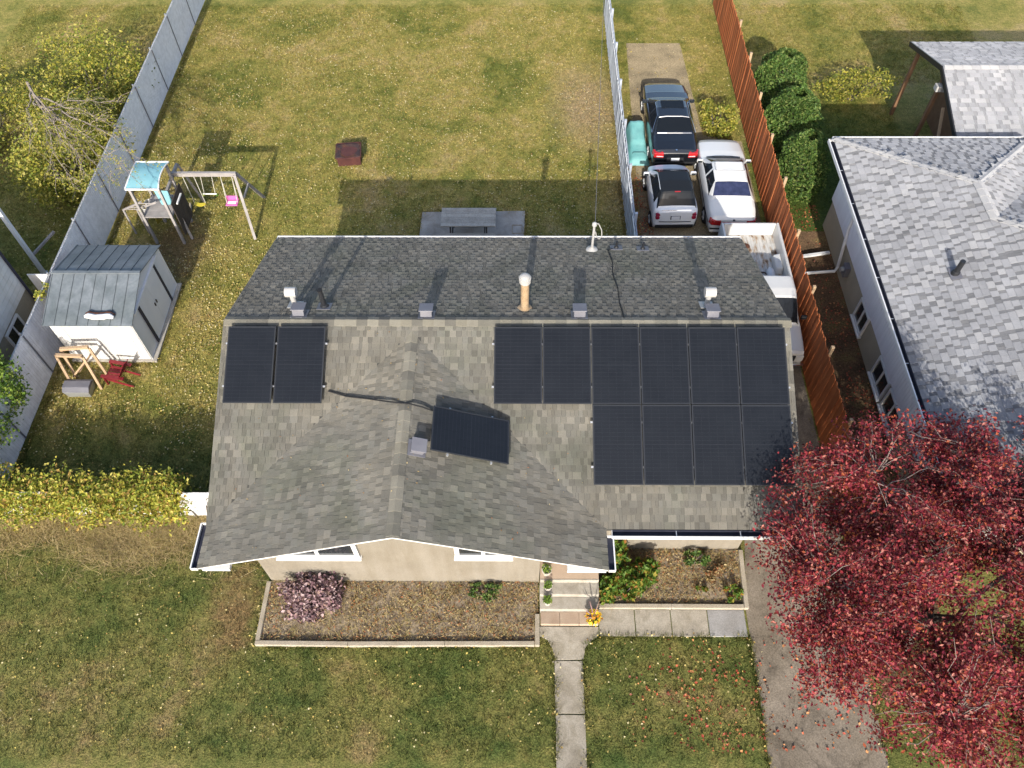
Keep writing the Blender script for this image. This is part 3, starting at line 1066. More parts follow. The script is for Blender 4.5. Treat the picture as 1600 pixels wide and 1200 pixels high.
# cable joining the pair to the lone panel
pts = []
for px_, py_ in ((513, 611), (540, 619), (575, 623), (610, 628), (640, 631), (660, 636), (676, 642)):
    q = P(px_, py_, 4.7)
    for _ in range(6):
        zz = max(zmain(q.x, q.y), zgab(q.x, q.y)) + (.085 if 590 < px_ < 670 else .05)
        q = P(px_, py_, zz)
    pts.append(q)
cb = MB().tube(pts, .02, 6).build('conduit_cable', MT['black'])
setp(cb, 'black cable lying across the shingles between the panel pair and the lone panel', 'cable')
# ------------------------------------------------------------------ neighbour's house (right)
NX0, NY1, NZ = 10.42, 9.10, 3.3          # eave line, north eave, eave height
NK, ND, NYB = .31, 3.15, 4.7             # slope, half width of the north wing, y of the wing ridge end
NS = -4.3                                # south end
c0 = P(1303, 217, NZ)
NX0, NY1 = c0.x, c0.y
NYB = NY1 - ND - 1.45
nbr = thing('neighbour_house', 'pale grey house with light hip roof beyond the orange fence', 'house', (NX0 + .45, 1.0, 0), world_built=True)
XE = NX0 + 12.0


def nW(x, y): return NZ + NK * (x - NX0)
def nN1(x, y): return NZ + NK * (NY1 - y)
def nE1(x, y): return NZ + NK * (NX0 + 2 * ND - x)
def nN2(x, y): return NZ + NK * (NYB + ND - y)
def nS(x, y): return NZ + NK * (y - NS) * 1.0
def n_wing(x, y): return min(nW(x, y), nN1(x, y), nE1(x, y))
def n_main(x, y): return min(nW(x, y), nN2(x, y), nS(x, y))
def n_top(x, y): return max(n_wing(x, y) if y > NYB - 3 else -9, n_main(x, y))


nroof = MB()
th = .12


def plan_slab(b, pts, zf):
    top = [Vector((x, y, zf(x, y) - .005)) for x, y in pts]
    b.prism([q - Vector((0, 0, th)) for q in top], (0, 0, th))


ymid = (NYB + ND + NS) / 2
dM = (NYB + ND - NS) / 2
plan_slab(nroof, [(NX0, NS), (NX0 + dM, ymid), (NX0 + ND, NYB), (NX0 + ND, NY1 - ND), (NX0, NY1)], nW)
plan_slab(nroof, [(NX0, NY1), (NX0 + ND, NY1 - ND), (NX0 + 2 * ND, NY1)], nN1)
plan_slab(nroof, [(NX0 + 2 * ND, NY1), (NX0 + ND, NY1 - ND), (NX0 + ND, NYB), (NX0 + 2 * ND, NYB + ND)], nE1)
plan_slab(nroof, [(NX0 + ND, NYB), (NX0 + dM, ymid), (XE, ymid), (XE, NYB + ND), (NX0 + 2 * ND, NYB + ND)], nN2)
plan_slab(nroof, [(NX0, NS), (XE, NS), (XE, ymid), (NX0 + dM, ymid)], nS)
nroof_o = nroof.build('roof', MT['deck'], nbr)
na = math.atan(NK)
cn, sn = math.cos(na), math.sin(na)


def is_top(f):
    def act(x, y):
        z = f(x, y)
        return abs(z - n_top(x, y)) < .03 and x < 19.5
    return act


npl = [
    (Vector((NX0, NY1, NZ)), Vector((0, -1, 0)), Vector((cn, 0, sn)), NY1 - NS, dM / cn, is_top(nW)),
    (Vector((NX0 + 2 * ND, NY1, NZ)), Vector((-1, 0, 0)), Vector((0, -cn, sn)), 2 * ND, ND / cn, is_top(nN1)),
    (Vector((NX0 + 2 * ND, NYB, NZ)), Vector((0, 1, 0)), Vector((-cn, 0, sn)), NY1 - NYB, ND / cn, is_top(nE1)),
    (Vector((XE, NYB + ND, NZ)), Vector((-1, 0, 0)), Vector((0, -cn, sn)), XE - NX0 - ND, dM / cn, is_top(nN2)),
]
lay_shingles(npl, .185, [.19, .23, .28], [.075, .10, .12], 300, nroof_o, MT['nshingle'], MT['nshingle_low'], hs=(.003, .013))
A_ = Vector((NX0 + ND, NY1 - ND, NZ + NK * ND))
B_ = Vector((NX0 + ND, NYB, NZ + NK * ND))
dW, dN, dE = Vector((-cn, 0, -sn)), Vector((0, cn, -sn)), Vector((cn, 0, -sn))
caps(nroof_o, (NX0 + .05, NY1 - .05, NZ + .03), A_, .17, dW, dN, MT['ncap'], .27, lift=.03)
caps(nroof_o, (NX0 + 2 * ND - .05, NY1 - .05, NZ + .03), A_, .17, dN, dE, MT['ncap'], .27, lift=.03)
caps(nroof_o, B_, A_, .17, dW, dE, MT['ncap'], .27, lift=.03)
caps(nroof_o, B_, (NX0 + dM, ymid, NZ + NK * dM), .17, dW, dN, MT['ncap'], .27, lift=.03)
# walls: stucco base, siding above
WX = NX0 + .52
MB().prism([(WX + .05, NS + .5, 0), (WX + .05, NY1 - .5, 0), (NX0 + 2 * ND - .5, NY1 - .5, 0), (NX0 + 2 * ND - .5, NYB + ND - .5, 0), (XE, NYB + ND - .5, 0), (XE, NS + .5, 0)][::-1], (0, 0, 1.22)).build('wall', MT['stucco_grey'], nbr)
MB().prism([(WX, NS + .45, 1.20), (WX, NY1 - .45, 1.20), (NX0 + 2 * ND - .45, NY1 - .45, 1.20), (NX0 + 2 * ND - .45, NYB + ND - .45, 1.20), (XE, NYB + ND - .45, 1.20), (XE, NS + .45, 1.20)][::-1], (0, 0, NZ - .1 - 1.20)).build('upper_wall', MT['siding'], nbr)
# vertical siding boards on the side we face
sid = bpy.data.meshes.new('siding_board')
bw = .125
sb = MB().box(-.012, -.002, -bw / 2 + .006, bw / 2 - .006, 0, NZ - .12 - 1.2)
sid = sb.mesh('siding_board')
sid.materials.append(MT['siding'])
ny = int((NY1 - NS - .9) / bw)
for k in range(ny):
    o = bpy.data.objects.new('siding_board', sid)
    COL.objects.link(o)
    o.parent = nbr
    o.location = Vector((WX, NS + .45 + bw * (k + .5), 1.2)) - OFF[nbr.name]
gutter((NX0 - .03, NY1 + .01, NZ - .02), (NX0 - .01, NS, NZ - .02), (-1, 0, 0), nbr, .13)
gutter((NX0, NY1 + .01, NZ - .02), (NX0 + 2 * ND, NY1 + .01, NZ - .02), (0, 1, 0), nbr, .12)
MB().box(NX0 + .02, WX - .013, NS + .1, NY1 - .02, NZ - .16, NZ - .135).build('soffit', MT['white'], nbr)
# basement windows in the stucco
def wspan(pa, pb):
    a = PXp(pa[0], pa[1], WX + .05); b_ = PXp(pb[0], pb[1], WX + .05)
    return min(a.y, b_.y), max(a.y, b_.y)


y0_, y1_ = wspan((1343, 487), (1335, 533))
for (ya, yb) in ((3.32, 4.22), (.95, 1.98), (-.22, .82)):
    window(nbr, ya, yb, .28, 1.14, WX + .05, axis='x', sgn=-1, fr=.07)
# downspouts
ds = MB().tube([(NX0 + .02, 6.9, NZ - .1), (WX - .03, 6.8, NZ - .45), (WX - .05, 6.6, 1.6), (WX - .05, 6.2, .35), (WX - .12, 6.15, .2), (WX - 1.4, 6.1, .12)], .05, 8).build('downspout', MT['white'], nbr)
MB().bar((WX - .1, 7.0, .2), (9.12, 6.75, .12), .10, .07).build('downspout_extension', MT['white'], nbr)
mb_ = MB().box(WX - .12, WX + .05, 5.55, 5.85, .55, .95).build('meter_box', MT['vent'], nbr, bevel=.015)
MB().tube([(WX - .12, 5.7, .78), (WX - .22, 5.7, .78)], .085, 14).build('meter_dial', MT['galv'], mb_)
# plumbing vents on the west slope
px_ = P(1492, 428, 4.8)
zz = nW(px_.x, px_.y)
for _ in range(6):
    px_ = P(1492, 428, zz); zz = nW(px_.x, px_.y)
RW = Matrix.Rotation(-na, 3, 'Y')
v = MB().obox(px_ + RW @ Vector((0, 0, .03)), (.28, .42, .014), RW).build('plumbing_stack', MT['vent'], nbr)
MB().tube([px_, px_ + Vector((.0, 0, .1)), px_ + Vector((0, 0, .12)), px_ + Vector((0, 0, .5))], [.12, .10, .075, .07], 14).build('pipe', MT['black_metal'], v)

# garage behind the neighbour's house
GA = P(1480, 212, 2.95)
GB = P(1450, 152, 2.95)
gx0, gy0 = GB.x + .45, GA.y + .05
gar = thing('garage', 'low garage with pale shingled roof and dark edge behind the grey house', 'garage', (gx0 + .3, gy0 + 2.6, 0), world_built=True)
gk = .30
gd = 2.7


def gz(x, y): return 2.85 + gk * (gd - abs(y - gy0 - gd))


gr = MB()
slab(gr, [(gx0, gy0), (24, gy0), (24, gy0 + gd), (gx0, gy0 + gd)], gz)
slab(gr, [(gx0, gy0 + gd), (24, gy0 + gd), (24, gy0 + 2 * gd), (gx0, gy0 + 2 * gd)], gz)
gro = gr.build('roof', MT['deck'], gar)
gan = math.atan(gk)
lay_shingles([(Vector((gx0, gy0, 2.85)), Vector((1, 0, 0)), Vector((0, math.cos(gan), math.sin(gan))), 20 - gx0, gd / math.cos(gan), lambda x, y: True),
              (Vector((21, gy0 + 2 * gd, 2.85)), Vector((-1, 0, 0)), Vector((0, -math.cos(gan), math.sin(gan))), 21 - gx0, gd / math.cos(gan), lambda x, y: True)],
             .17, [.2, .28, .36], [.08, .12], 300, gro, MT['nshingle'], MT['garage_low'], hs=(.003, .010))
caps(gro, (gx0, gy0 + gd, 2.85 + gk * gd), (20, gy0 + gd, 2.85 + gk * gd), .15, Vector((0, -math.cos(gan), -math.sin(gan))), Vector((0, math.cos(gan), -math.sin(gan))), MT['ncap'], .3)
b = MB()
for ye in (gy0 - .02, gy0 + 2 * gd):
    MB().bar((gx0 - .06, ye, 2.78), (gx0 - .06, gy0 + gd, 2.78 + gk * gd), .05, .16).build('rake_board', MT['black_metal'], gar)
gutter((gx0, gy0 - .02, 2.83), (20, gy0 - .02, 2.83), (0, -1, 0), gar, .13)
gw = gx0 + 1.5
MB().prism([(gw, gy0 + .35, 0), (gw, gy0 + 2 * gd - .35, 0), (gw, gy0 + 2 * gd - .35, gz(0, gy0 + .35) - .13), (gw, gy0 + gd, gz(0, gy0 + gd) - .13), (gw, gy0 + .35, gz(0, gy0 + .35) - .13)], (7, 0, 0)).build('wall', MT['red_fir'], gar)
for py_ in (gy0 + .4, gy0 + gd, gy0 + 2 * gd - .4):
    MB().box(gx0 + .15, gx0 + .27, py_ - .06, py_ + .06, 0, gz(0, py_) - .125).build('post', MT['red_fir'], gar)
fl = MB().box(gx0 + .12, gx0 + .30, gy0 + 2.3, gy0 + 2.5, 2.92, 3.08).build('floodlight', MT['vent_white'], gar)
MB().box(gx0 - .12, gx0 + .10, gy0 + 2.27, gy0 + 2.53, 2.94, 3.14).build('lamp_head', MT['vent_white'], fl, bevel=.02)
b = MB().bar((gx0 + .2, gy0 + .9, 1.2), (gx0 + .2, gy0 + 1.9, 2.6), .1, .04).build('brace_board', MT['new_wood'], gar)

# ------------------------------------------------------------------ neighbour's house (left)
LX = -15.1
lnb = thing('neighbour_house', 'tan stucco house with white upper siding behind the white slat fence', 'house', (LX, 0, 0), world_built=True)
MB().box(LX - 8, LX, -4.5, 4.42, 0, 1.32).build('wall', MT['stucco_grey'], lnb)
MB().box(LX - 8, LX + .04, -4.54, 4.46, 1.30, 3.2).build('upper_wall', MT['white'], lnb)
lb = MB().box(.002, .016, -4.46, 4.42, 0, .19).mesh('siding_board')
lb.materials.append(MT['shed_white'])
for k in range(9):
    o = bpy.data.objects.new('siding_board', lb)
    COL.objects.link(o); o.parent = lnb
    o.location = (.04, 0, 1.31 + k * .2)
window(lnb, 2.55, 3.45, .45, 1.2, LX, axis='x', sgn=1, fr=.06)
b = MB()
b.prism([(LX + .12, -4.8, 3.21), (LX - 4.5, -4.8, 5), (LX - 9, -4.8, 3.21)], (0, 9.35, 0))
b.build('roof', MT['nshingle'], lnb)
MB().tube([(LX + .08, 4.38, 3.0), (LX + .08, 4.38, .2), (LX + .3, 4.5, .1)], .045, 8).build('downspout', MT['gutter_dark'], lnb)
gt = thing('side_gate', 'small white gate between the tan house and the slat fence', 'gate', (LX + .5, 4.75, 0), world_built=True)
for k in range(6):
    MB().box(LX + .08 + k * .16, LX + .08 + k * .16 + .152, 4.72, 4.75, .06, 1.55).build('board', MT['white'], gt)
for z in (.35, 1.25):
    MB().box(LX + .08, LX + 1.03, 4.752, 4.79, z - .04, z + .04).build('rail', MT['white'], gt)
# tall post with rail by the fence
q = P(71, 430)
pt = thing('tall_post', 'tall square grey post standing behind the white slat fence', 'post', (q.x, q.y, 0), world_built=True)
MB().box(q.x - .06, q.x + .06, q.y - .06, q.y + .06, 0, 4.2).build('shaft', MT['white'], pt, bevel=.008)
MB().box(q.x - .10, q.x + .10, q.y - .10, q.y + .10, 0, .12).build('base_plate', MT['galv'], pt)
MB().bar((q.x, q.y + .08, .9), (q.x + .55, q.y + .9, 1.15), .07, .07).build('side_rail', MT['play_wood'], pt)

# ------------------------------------------------------------------ white slatted chain-link fence (left)
FX = -14.05
fen = thing('slat_fence', 'long white slatted chain-link fence beside the shed and playset', 'fence', (FX, 0, 0), world_built=True)
y = -2.6
bay = 2.35
i = 0
while y < 23:
    MB().tube([(FX - .05, y, 0), (FX - .05, y, 1.93)], .032, 10).build('post', MT['galv'], fen)
    s = MB()
    n_ = int(bay / .048)
    for k in range(n_):
        yy = y + (k + .5) * bay / n_
        dx = .003 * (1 if k % 2 else -1)
        s.box(FX - .004 + dx, FX + .004 + dx, yy - .0228, yy + .0228, .04, 1.86 + random.uniform(0, .035))
    s.build('slat_panel', MT['slat'], fen, kind='stuff')
    MB().tube([(FX - .045, y, 1.84), (FX - .045, y + bay, 1.84)], .021, 8).build('top_rail', MT['galv'], fen)
    # wire knuckles along the top
    wz = []
    for k in range(int(bay / .06) + 1):
        wz.append((FX + .02, y + k * .06, 1.86 + (.055 if k % 2 else 0)))
    MB().tube(wz, .006, 4, cap=False).build('chain_link_edge', MT['galv'], fen)
    MB().bar((FX + .028, y + bay * .985, .05), (FX + .028, y + bay * .985, 1.86), .05, .012, (1, 0, 0)).build('tension_bar', MT['vent'], fen)
    y += bay
    i += 1

# ------------------------------------------------------------------ orange stained board fence (right)
OX = 9.02
ofe = thing('board_fence', 'orange stained vertical board fence beside the white pickup', 'fence', (OX, 0, 0), world_built=True)
bd = MB().box(-.011, .011, -.066, .066, .05, 1.0)
brd = []
for hgt in (1.93, 1.97, 2.0):
    b = MB()
    b.prism([(-.011, -.067, .05), (-.011, .067, .05), (-.011, .067, hgt - .04), (-.011, .04, hgt), (-.011, -.04, hgt), (-.011, -.067, hgt - .04)], (.022, 0, 0))
    me = b.mesh('board')
    me.materials.append(MT['cedar_fence'])
    brd.append(me)
y = -5.4
while y < 22.5:
    o = bpy.data.objects.new('board', random.choice(brd))
    COL.objects.link(o)
    o.parent = ofe
    o.location = (random.uniform(-.006, .006) + (.012 if int(y * 7) % 2 else 0), y, 0)
    o.rotation_euler = (random.uniform(-.006, .006), random.uniform(-.008, .008), random.uniform(-.02, .02))
    y += .139
for z in (.35, 1.65):
    for k in range(12):
        MB().box(OX + .035, OX + .075, -5.45 + k * 2.34, -5.45 + k * 2.34 + 2.335, z - .045, z + .045).build('rail', MT['cedar_fence'], ofe)
for k in range(13):
    yy = -5.45 + k * 2.34
    MB().box(OX + .078, OX + .17, yy - .045, yy + .045, 0, 1.99 if k % 3 else 2.08).build('post', MT['new_wood'], ofe, bevel=.006)

# ------------------------------------------------------------------ grey board fence (middle)
MX = 4.08
mfe = thing('board_fence', 'blue-grey board fence between the back lawn and the parked cars', 'fence', (MX, 5, 0), world_built=True)
gb = MB().box(-.01, .01, -.07, .07, .06, 1.55).mesh('board')
gb.materials.append(MT['bluegrey'])
y = 5.0
k = 0
while y < 21.5:
    o = bpy.data.objects.new('board', gb)
    COL.objects.link(o)
    o.parent = mfe
    o.location = (.018 if k % 2 else -.018, y - 5, random.uniform(-.01, .02))
    o.rotation_euler = (0, random.uniform(-.01, .01), random.uniform(-.06, .06))
    y += .15
    k += 1
for k in range(7):
    yy = 5.0 + k * 2.4
    MB().box(MX + .035, MX + .125, yy - .045, yy + .045, 0, 1.62).build('post', MT['bluegrey'], mfe)
    for z in (.4, 1.38):
        MB().box(MX + .036, MX + .075, yy + .047, yy + 2.353, z - .045, z + .045).build('rail', MT['bluegrey'], mfe)
    # a leaning pale cap strip on each bay
    MB().bar((MX - .045, yy + .1, 1.56), (MX - .03 - .02, yy + 2.3, 1.57), .02, .05).build('cap_strip', MT['white'], mfe)

# ------------------------------------------------------------------ low white fence carrying the vine (left of the house)
VY = -2.72
vfe = thing('picket_fence', 'low white board fence smothered in yellow-green vine', 'fence', (-10, VY, 0), world_built=True)
x = -14.0
vb = MB().box(-.088, .088, -.011, .011, .05, 1.42).mesh('board')
vb.materials.append(MT['white'])
while x < XL - .12:
    o = bpy.data.objects.new('board', vb)
    COL.objects.link(o)
    o.parent = vfe
    o.location = (x + 10, 0, random.uniform(-.01, .02))
    x += .186
for z in (.35, 1.2):
    MB().box(-14.1, XL - .01, VY + .015, VY + .055, z - .045, z + .045).build('rail', MT['white'], vfe)
for k in range(4):
    MB().box(-14.0 + k * 2.5, -13.9 + k * 2.5, VY + .058, VY + .15, 0, 1.45).build('post', MT['white'], vfe)

# ------------------------------------------------------------------ metal shed
SX0, SX1, SY0, SY1 = -13.50, -11.06, 2.55, 5.60
shd = thing('garden_shed', 'white metal garden shed with grey-green ribbed gable roof', 'shed', ((SX0 + SX1) / 2, (SY0 + SY1) / 2, 0), world_built=True)
SE, SR = 1.86, 2.34
SM = (SY0 + SY1) / 2
MB().box(SX0 - .06, SX1 + .14, SY0 - .08, SY1 + .08, 0, .09).build('floor_frame', MT['grey_wood'], shd)
MB().box(SX0, SX1, SY0, SY0 + .03, .09, SE).build('wall', MT['shed_white'], shd)
MB().box(SX0, SX1, SY1 - .03, SY1, .09, SE).build('wall', MT['shed_white'], shd)
for xx in (SX0, SX1 - .03):
    MB().prism([(xx, SY0 + .031, .09), (xx, SY1 - .031, .09), (xx, SY1 - .031, SE), (xx, SM, SR - .02), (xx, SY0 + .031, SE)], (.03, 0, 0)).build('wall', MT['shed_grey'], shd)
# ribs on the sunlit wall
for k in range(11):
    xx = SX0 + .12 + k * .23
    MB().box(xx - .012, xx + .012, SY0 - .012, SY0 - .001, .1, SE - .02).build('wall_rib', MT['shed_white'], shd)
zs = lambda y: SR - (SR - SE) * abs(y - SM) / (SM - SY0)
for s in (-1, 1):
    y_e = SM + s * (SM - SY0 + .10)
    r = MB()
    r.prism([(SX0 - .12, SM, SR + .0), (SX1 + .08, SM, SR + .0), (SX1 + .08, y_e, zs(y_e)), (SX0 - .12, y_e, zs(y_e))], (0, 0, .02))
    ro = r.build('roof_sheet', MT['shed_roof'], shd)
    for k in range(9):
        xx = SX0 - .10 + k * .327
        MB().bar((xx, SM, SR + .03), (xx, y_e, zs(y_e) + .03), .028, .026).build('seam', MT['shed_roof'], ro)
MB().bar((SX0 - .13, SM, SR + .035), (SX1 + .09, SM, SR + .035), .10, .03).build('ridge_strip', MT['shed_roof'], shd)
# sliding doors on the gable end
for ya, yb in ((SM - .78, SM - .004), (SM + .004, SM + .78)):
    d_ = MB().box(SX1 + .004, SX1 + .03, ya, yb, .16, 1.80).build('door', MT['shed_grey'], shd)
    MB().box(SX1 + .031, SX1 + .05, (SM - .09 if ya < SM - .1 else SM + .05), (SM - .05 if ya < SM - .1 else SM + .09), .92, 1.05).build('handle', MT['black'], d_)
for yy in (SM - .84, SM + .84):
    MB().box(SX1 + .002, SX1 + .045, yy - .05, yy + .05, .12, 1.86).build('door_jamb', MT['gutter_dark'], shd)
MB().box(SX1 + .002, SX1 + .06, SM - 1.2, SM + 1.2, 1.81, 1.87).build('door_track', MT['shed_grey'], shd)
for yy in (SY0 - .002, SY1 - .04):
    MB().box(SX1 - .03, SX1 + .012, yy - .01, yy + .052, .09, SE).build('corner_trim', MT['white'], shd)
# rolled sheet left on the shed roof
rl = []
for k in range(9):
    xx = -12.35 + k * .105
    yy = SY0 + .12 + .02 * math.sin(k * 1.3)
    rl.append((xx, yy, zs(yy) + .11 + .015 * math.sin(k * 2.1)))
tp = thing('rolled_tarp', 'white rolled tarp lying at the edge of the shed roof', 'tarp', (-11.9, SY0 + .12, zs(SY0 + .12) + .02), world_built=True)
MB().tube(rl, [.05, .085, .09, .08, .085, .09, .08, .085, .05], 10).build('roll', MT['white'], tp, smooth=True)
MB().tube([(a_, b_ + .11, c_ - .0) for a_, b_, c_ in rl], [.03, .06, .06, .065, .06, .06, .055, .06, .03], 9).build('dark_fold', MT['rust'], tp, smooth=True)

# ------------------------------------------------------------------ red slatted chair, lumber frames, metal bin
ch = thing('garden_chair', 'red painted slatted wooden garden chair leaning by the shed', 'chair', (-11.85, 1.85, 0), rz=math.radians(-100))
ch.scale = (.82, .82, .82)
for k in range(5):
    MB().bar((-.25 + k * .125, .05, .32), (-.25 + k * .13, -.42, .34), .10, .022).build('seat_slat', MT['red_wood'], ch)
for k in range(5):
    MB().bar((-.25 + k * .125, .08, .30), (-.29 + k * .145, .48, 1.02 - .04 * abs(k - 2)), .10, .022, (0, -1, .5)).build('back_slat', MT['red_wood'], ch)
for s in (-1, 1):
    MB().bar((s * .32, .45, .56), (s * .34, -.42, .58), .13, .025).build('armrest', MT['red_wood'], ch)
    MB().bar((s * .31, -.38, 0), (s * .31, -.38, .57), .07, .035, (0, 1, 0)).build('leg', MT['red_wood'], ch)
    MB().bar((s * .27, .62, .02), (s * .27, -.40, .30), .03, .10).build('leg', MT['red_wood'], ch)
MB().bar((-.30, -.41, .30), (.30, -.41, .30), .025, .09).build('front_rail', MT['red_wood'], ch)
MB().bar((-.30, .29, .60), (.30, .29, .60), .025, .07).build('back_rail', MT['red_wood'], ch)


def trestle(label, pa, pb, pc, pd, h=.62):
    """bare lumber frame: two posts, a top beam and a sloping brace"""
    a, b_ = Vector(pa), Vector(pb)
    t = thing('lumber_frame', label, 'frame', ((a.x + b_.x) / 2, (a.y + b_.y) / 2, 0), world_built=True)
    top = Vector((0, 0, h))
    MB().bar(a + top, b_ + top, .09, .09).build('beam', MT['new_wood'], t, bevel=.004)
    for q_, r_ in ((a, pc), (b_, pd)):
        MB().bar(q_ + Vector((0, 0, h - .046)), (r_[0], r_[1], 0.0), .085, .04, (0, 1, .3)).build('leg', MT['new_wood'], t, bevel=.003)
    MB().bar(b_ + Vector((0, 0, .40)), Vector((a.x, a.y, .12)), .02, .05).build('brace', MT['new_wood'], t)
    return t


trestle('bare lumber frame standing over the grey metal bin', P(102, 574, .62), P(143, 576, .62), P(115, 605, 0), P(159, 608, 0))
trestle('bare lumber frame between the shed wall and the red chair', P(110, 566, .66), P(153, 563, .66), P(120, 590, 0), P(172, 592, 0), .66)
q = P(129, 612, 0)
bn = thing('metal_bin', 'dented grey galvanised bin on the grass by the lumber frames', 'bin', (q.x, q.y, 0), world_built=True)
MB().hexa([(q.x - .34, q.y - .2, 0), (q.x + .34, q.y - .2, 0), (q.x + .34, q.y + .2, 0), (q.x - .34, q.y + .2, 0),
           (q.x - .39, q.y - .24, .30), (q.x + .39, q.y - .24, .30), (q.x + .39, q.y + .24, .30), (q.x - .39, q.y + .24, .30)]).build('body', MT['galv'], bn, bevel=.02)
MB().prism([(q.x - .40, q.y - .25, .305), (q.x - .40, q.y + .25, .305), (q.x - .40, q.y + .12, .42), (q.x - .40, q.y - .12, .42)], (.80, 0, 0)).build('lid', MT['vent'], bn, bevel=.015)

# ------------------------------------------------------------------ fire pit
q = P(546, 256, 0)
fp = thing('fire_pit', 'square rusty steel fire pit on the back lawn', 'fire pit', (q.x, q.y + .25, 0), rz=math.radians(6))
MB().hexa([(-.42, -.36, 0), (.42, -.36, 0), (.42, .36, 0), (-.42, .36, 0), (-.43, -.40, .40), (.43, -.40, .40), (.43, .40, .40), (-.43, .40, .40)]).build('box', MT['rust_red'], fp, bevel=.01)
b = MB()
vs, fs = [], []
nn = 14
for j in range(nn + 1):
    for i in range(nn + 1):
        x, y = -.46 + .92 * i / nn, -.42 + .84 * j / nn
        r = math.hypot(x - .05, y)
        vs.append((x, y, .43 - .10 * math.exp(-(r / .26) ** 2) + .012 * math.sin(9 * x + 3 * y)))
for j in range(nn):
    for i in range(nn):
        k = j * (nn + 1) + i
        fs.append((k, k + 1, k + nn + 2, k + nn + 1))
b.add(vs, fs)
lid = b.build('lid', MT['rust'], fp, smooth=True)
so = lid.modifiers.new('thickness', 'SOLIDIFY'); so.thickness = .02
for sy in (-1, 1):
    MB().bar((-.45, sy * .43, .41), (.45, sy * .43, .41), .03, .05).build('rim', MT['rust_red'], fp)
for sx in (-1, 1):
    MB().bar((sx * .465, -.40, .41), (sx * .465, .40, .41), .03, .05).build('rim', MT['rust_red'], fp)

# ------------------------------------------------------------------ picnic table
pk = thing('picnic_table', 'weathered grey wooden picnic table on the concrete patio slab', 'picnic table', (-1.42, 8.08, .05))
for k in range(6):
    MB().box(-.93, .93, -.44 + k * .147, -.44 + k * .147 + .139, .70, .74).build('top_board', MT['grey_wood'], pk)
for s in (-1, 1):
    for k in range(2):
        y0 = s * .62 - .145 + k * .148
        MB().box(-.93, .93, y0, y0 + .14, .40, .44).build('bench_board', MT['grey_wood'], pk)
    for sx in (-.62, .62):
        MB().bar((sx, s * .66, 0.0), (sx, s * .18, .69), .045, .10, (0, 1, .2)).build('leg', MT['dark_wood'], pk)
for sx in (-.55, .55):
    MB().bar((sx, -.76, .36), (sx, .76, .36), .04, .075).build('cross_beam', MT['dark_wood'], pk)
    MB().bar((sx + .08, -.42, .672), (sx + .08, .42, .672), .04, .05).build('batten', MT['dark_wood'], pk)
# a faint bare frame lying on the slab
q = P(808, 358, .06)
wf = thing('wooden_frame', 'small square yellowish wooden frame lying on the patio slab', 'frame', (q.x, q.y, .05))
for a_, b_ in (((-.17, -.2), (.17, -.2)), ((-.17, .2), (.17, .2))):
    MB().bar((a_[0], a_[1], .012), (b_[0], b_[1], .012), .03, .022).build('side', MT['timber'], wf)
for s in (-1, 1):
    MB().bar((s * .17, -.184, .011), (s * .17, .184, .011), .03, .02).build('side', MT['timber'], wf)

# ------------------------------------------------------------------ teal tarp over a stack
ta = thing('tarp_cover', 'teal tarp over a low stack beside the blue-grey fence', 'tarp', (4.78, 12.6, 0))
vs, fs = [], []
nx, ny_ = 12, 22
for j in range(ny_ + 1):
    for i in range(nx + 1):
        u, v_ = i / nx, j / ny_
        ex = abs(2 * u - 1)
        ey = abs(2 * v_ - 1)
        y = -.98 + 1.96 * v_
        w_ = .34 + .02 * math.sin(7 * v_)
        h_ = .20 + .42 * v_ + (.06 if v_ > .42 else 0)
        drop = max(0, (ex - .72) / .28) ** 1.6
        dropy = max(0, (ey - .88) / .12) ** 1.6
        z = max(.012, h_ * (1 - max(drop, dropy)) + .03 * noise.noise(Vector((u * 4, v_ * 6, 2))) * (1 - max(drop, dropy)))
        vs.append(((2 * u - 1) * w_ + .06 * max(drop, 0) * (1 if u > .5 else -1), y, z))
for j in range(ny_):
    for i in range(nx):
        k = j * (nx + 1) + i
        fs.append((k, k + 1, k + nx + 2, k + nx + 1))
MB().add(vs, fs).build('sheet', MT['teal_tarp'], ta, smooth=True)
for k in range(3):
    MB().tube([(-.40, -.6 + k * .6, .02), (-.2, -.6 + k * .6, .33 + k * .12), (.2, -.6 + k * .6, .33 + k * .12), (.40, -.6 + k * .6, .02)], .008, 5).build('tie_rope', MT['black'], ta)

# ------------------------------------------------------------------ playset with swings
ps = thing('playset', 'wooden playset with teal canopy, tower and swing beam', 'playset', (-10.6, 8.4, 0), world_built=True)
BY = 8.78
BZ = 1.98
bl, br_ = P(268, 272, BZ), P(369, 272, BZ)
BY = (bl.y + br_.y) / 2
MB().bar((bl.x, BY, BZ), (br_.x, BY, BZ), .10, .15).build('swing_beam', MT['play_wood'], ps, bevel=.006)
f1, f2 = P(399, 374), P(413, 309)
MB().bar((br_.x - .05, BY - .06, BZ - .0), (f1.x, f1.y, 0), .09, .09).build('leg', MT['play_wood'], ps)
MB().bar((br_.x - .05, BY + .06, BZ - .0), (f2.x, f2.y, 0), .09, .09).build('leg', MT['play_wood'], ps)
MB().bar((br_.x + .12, BY - .35, 1.25), (br_.x + .14, BY + .35, 1.25), .04, .09).build('cross_brace', MT['play_wood'], ps)
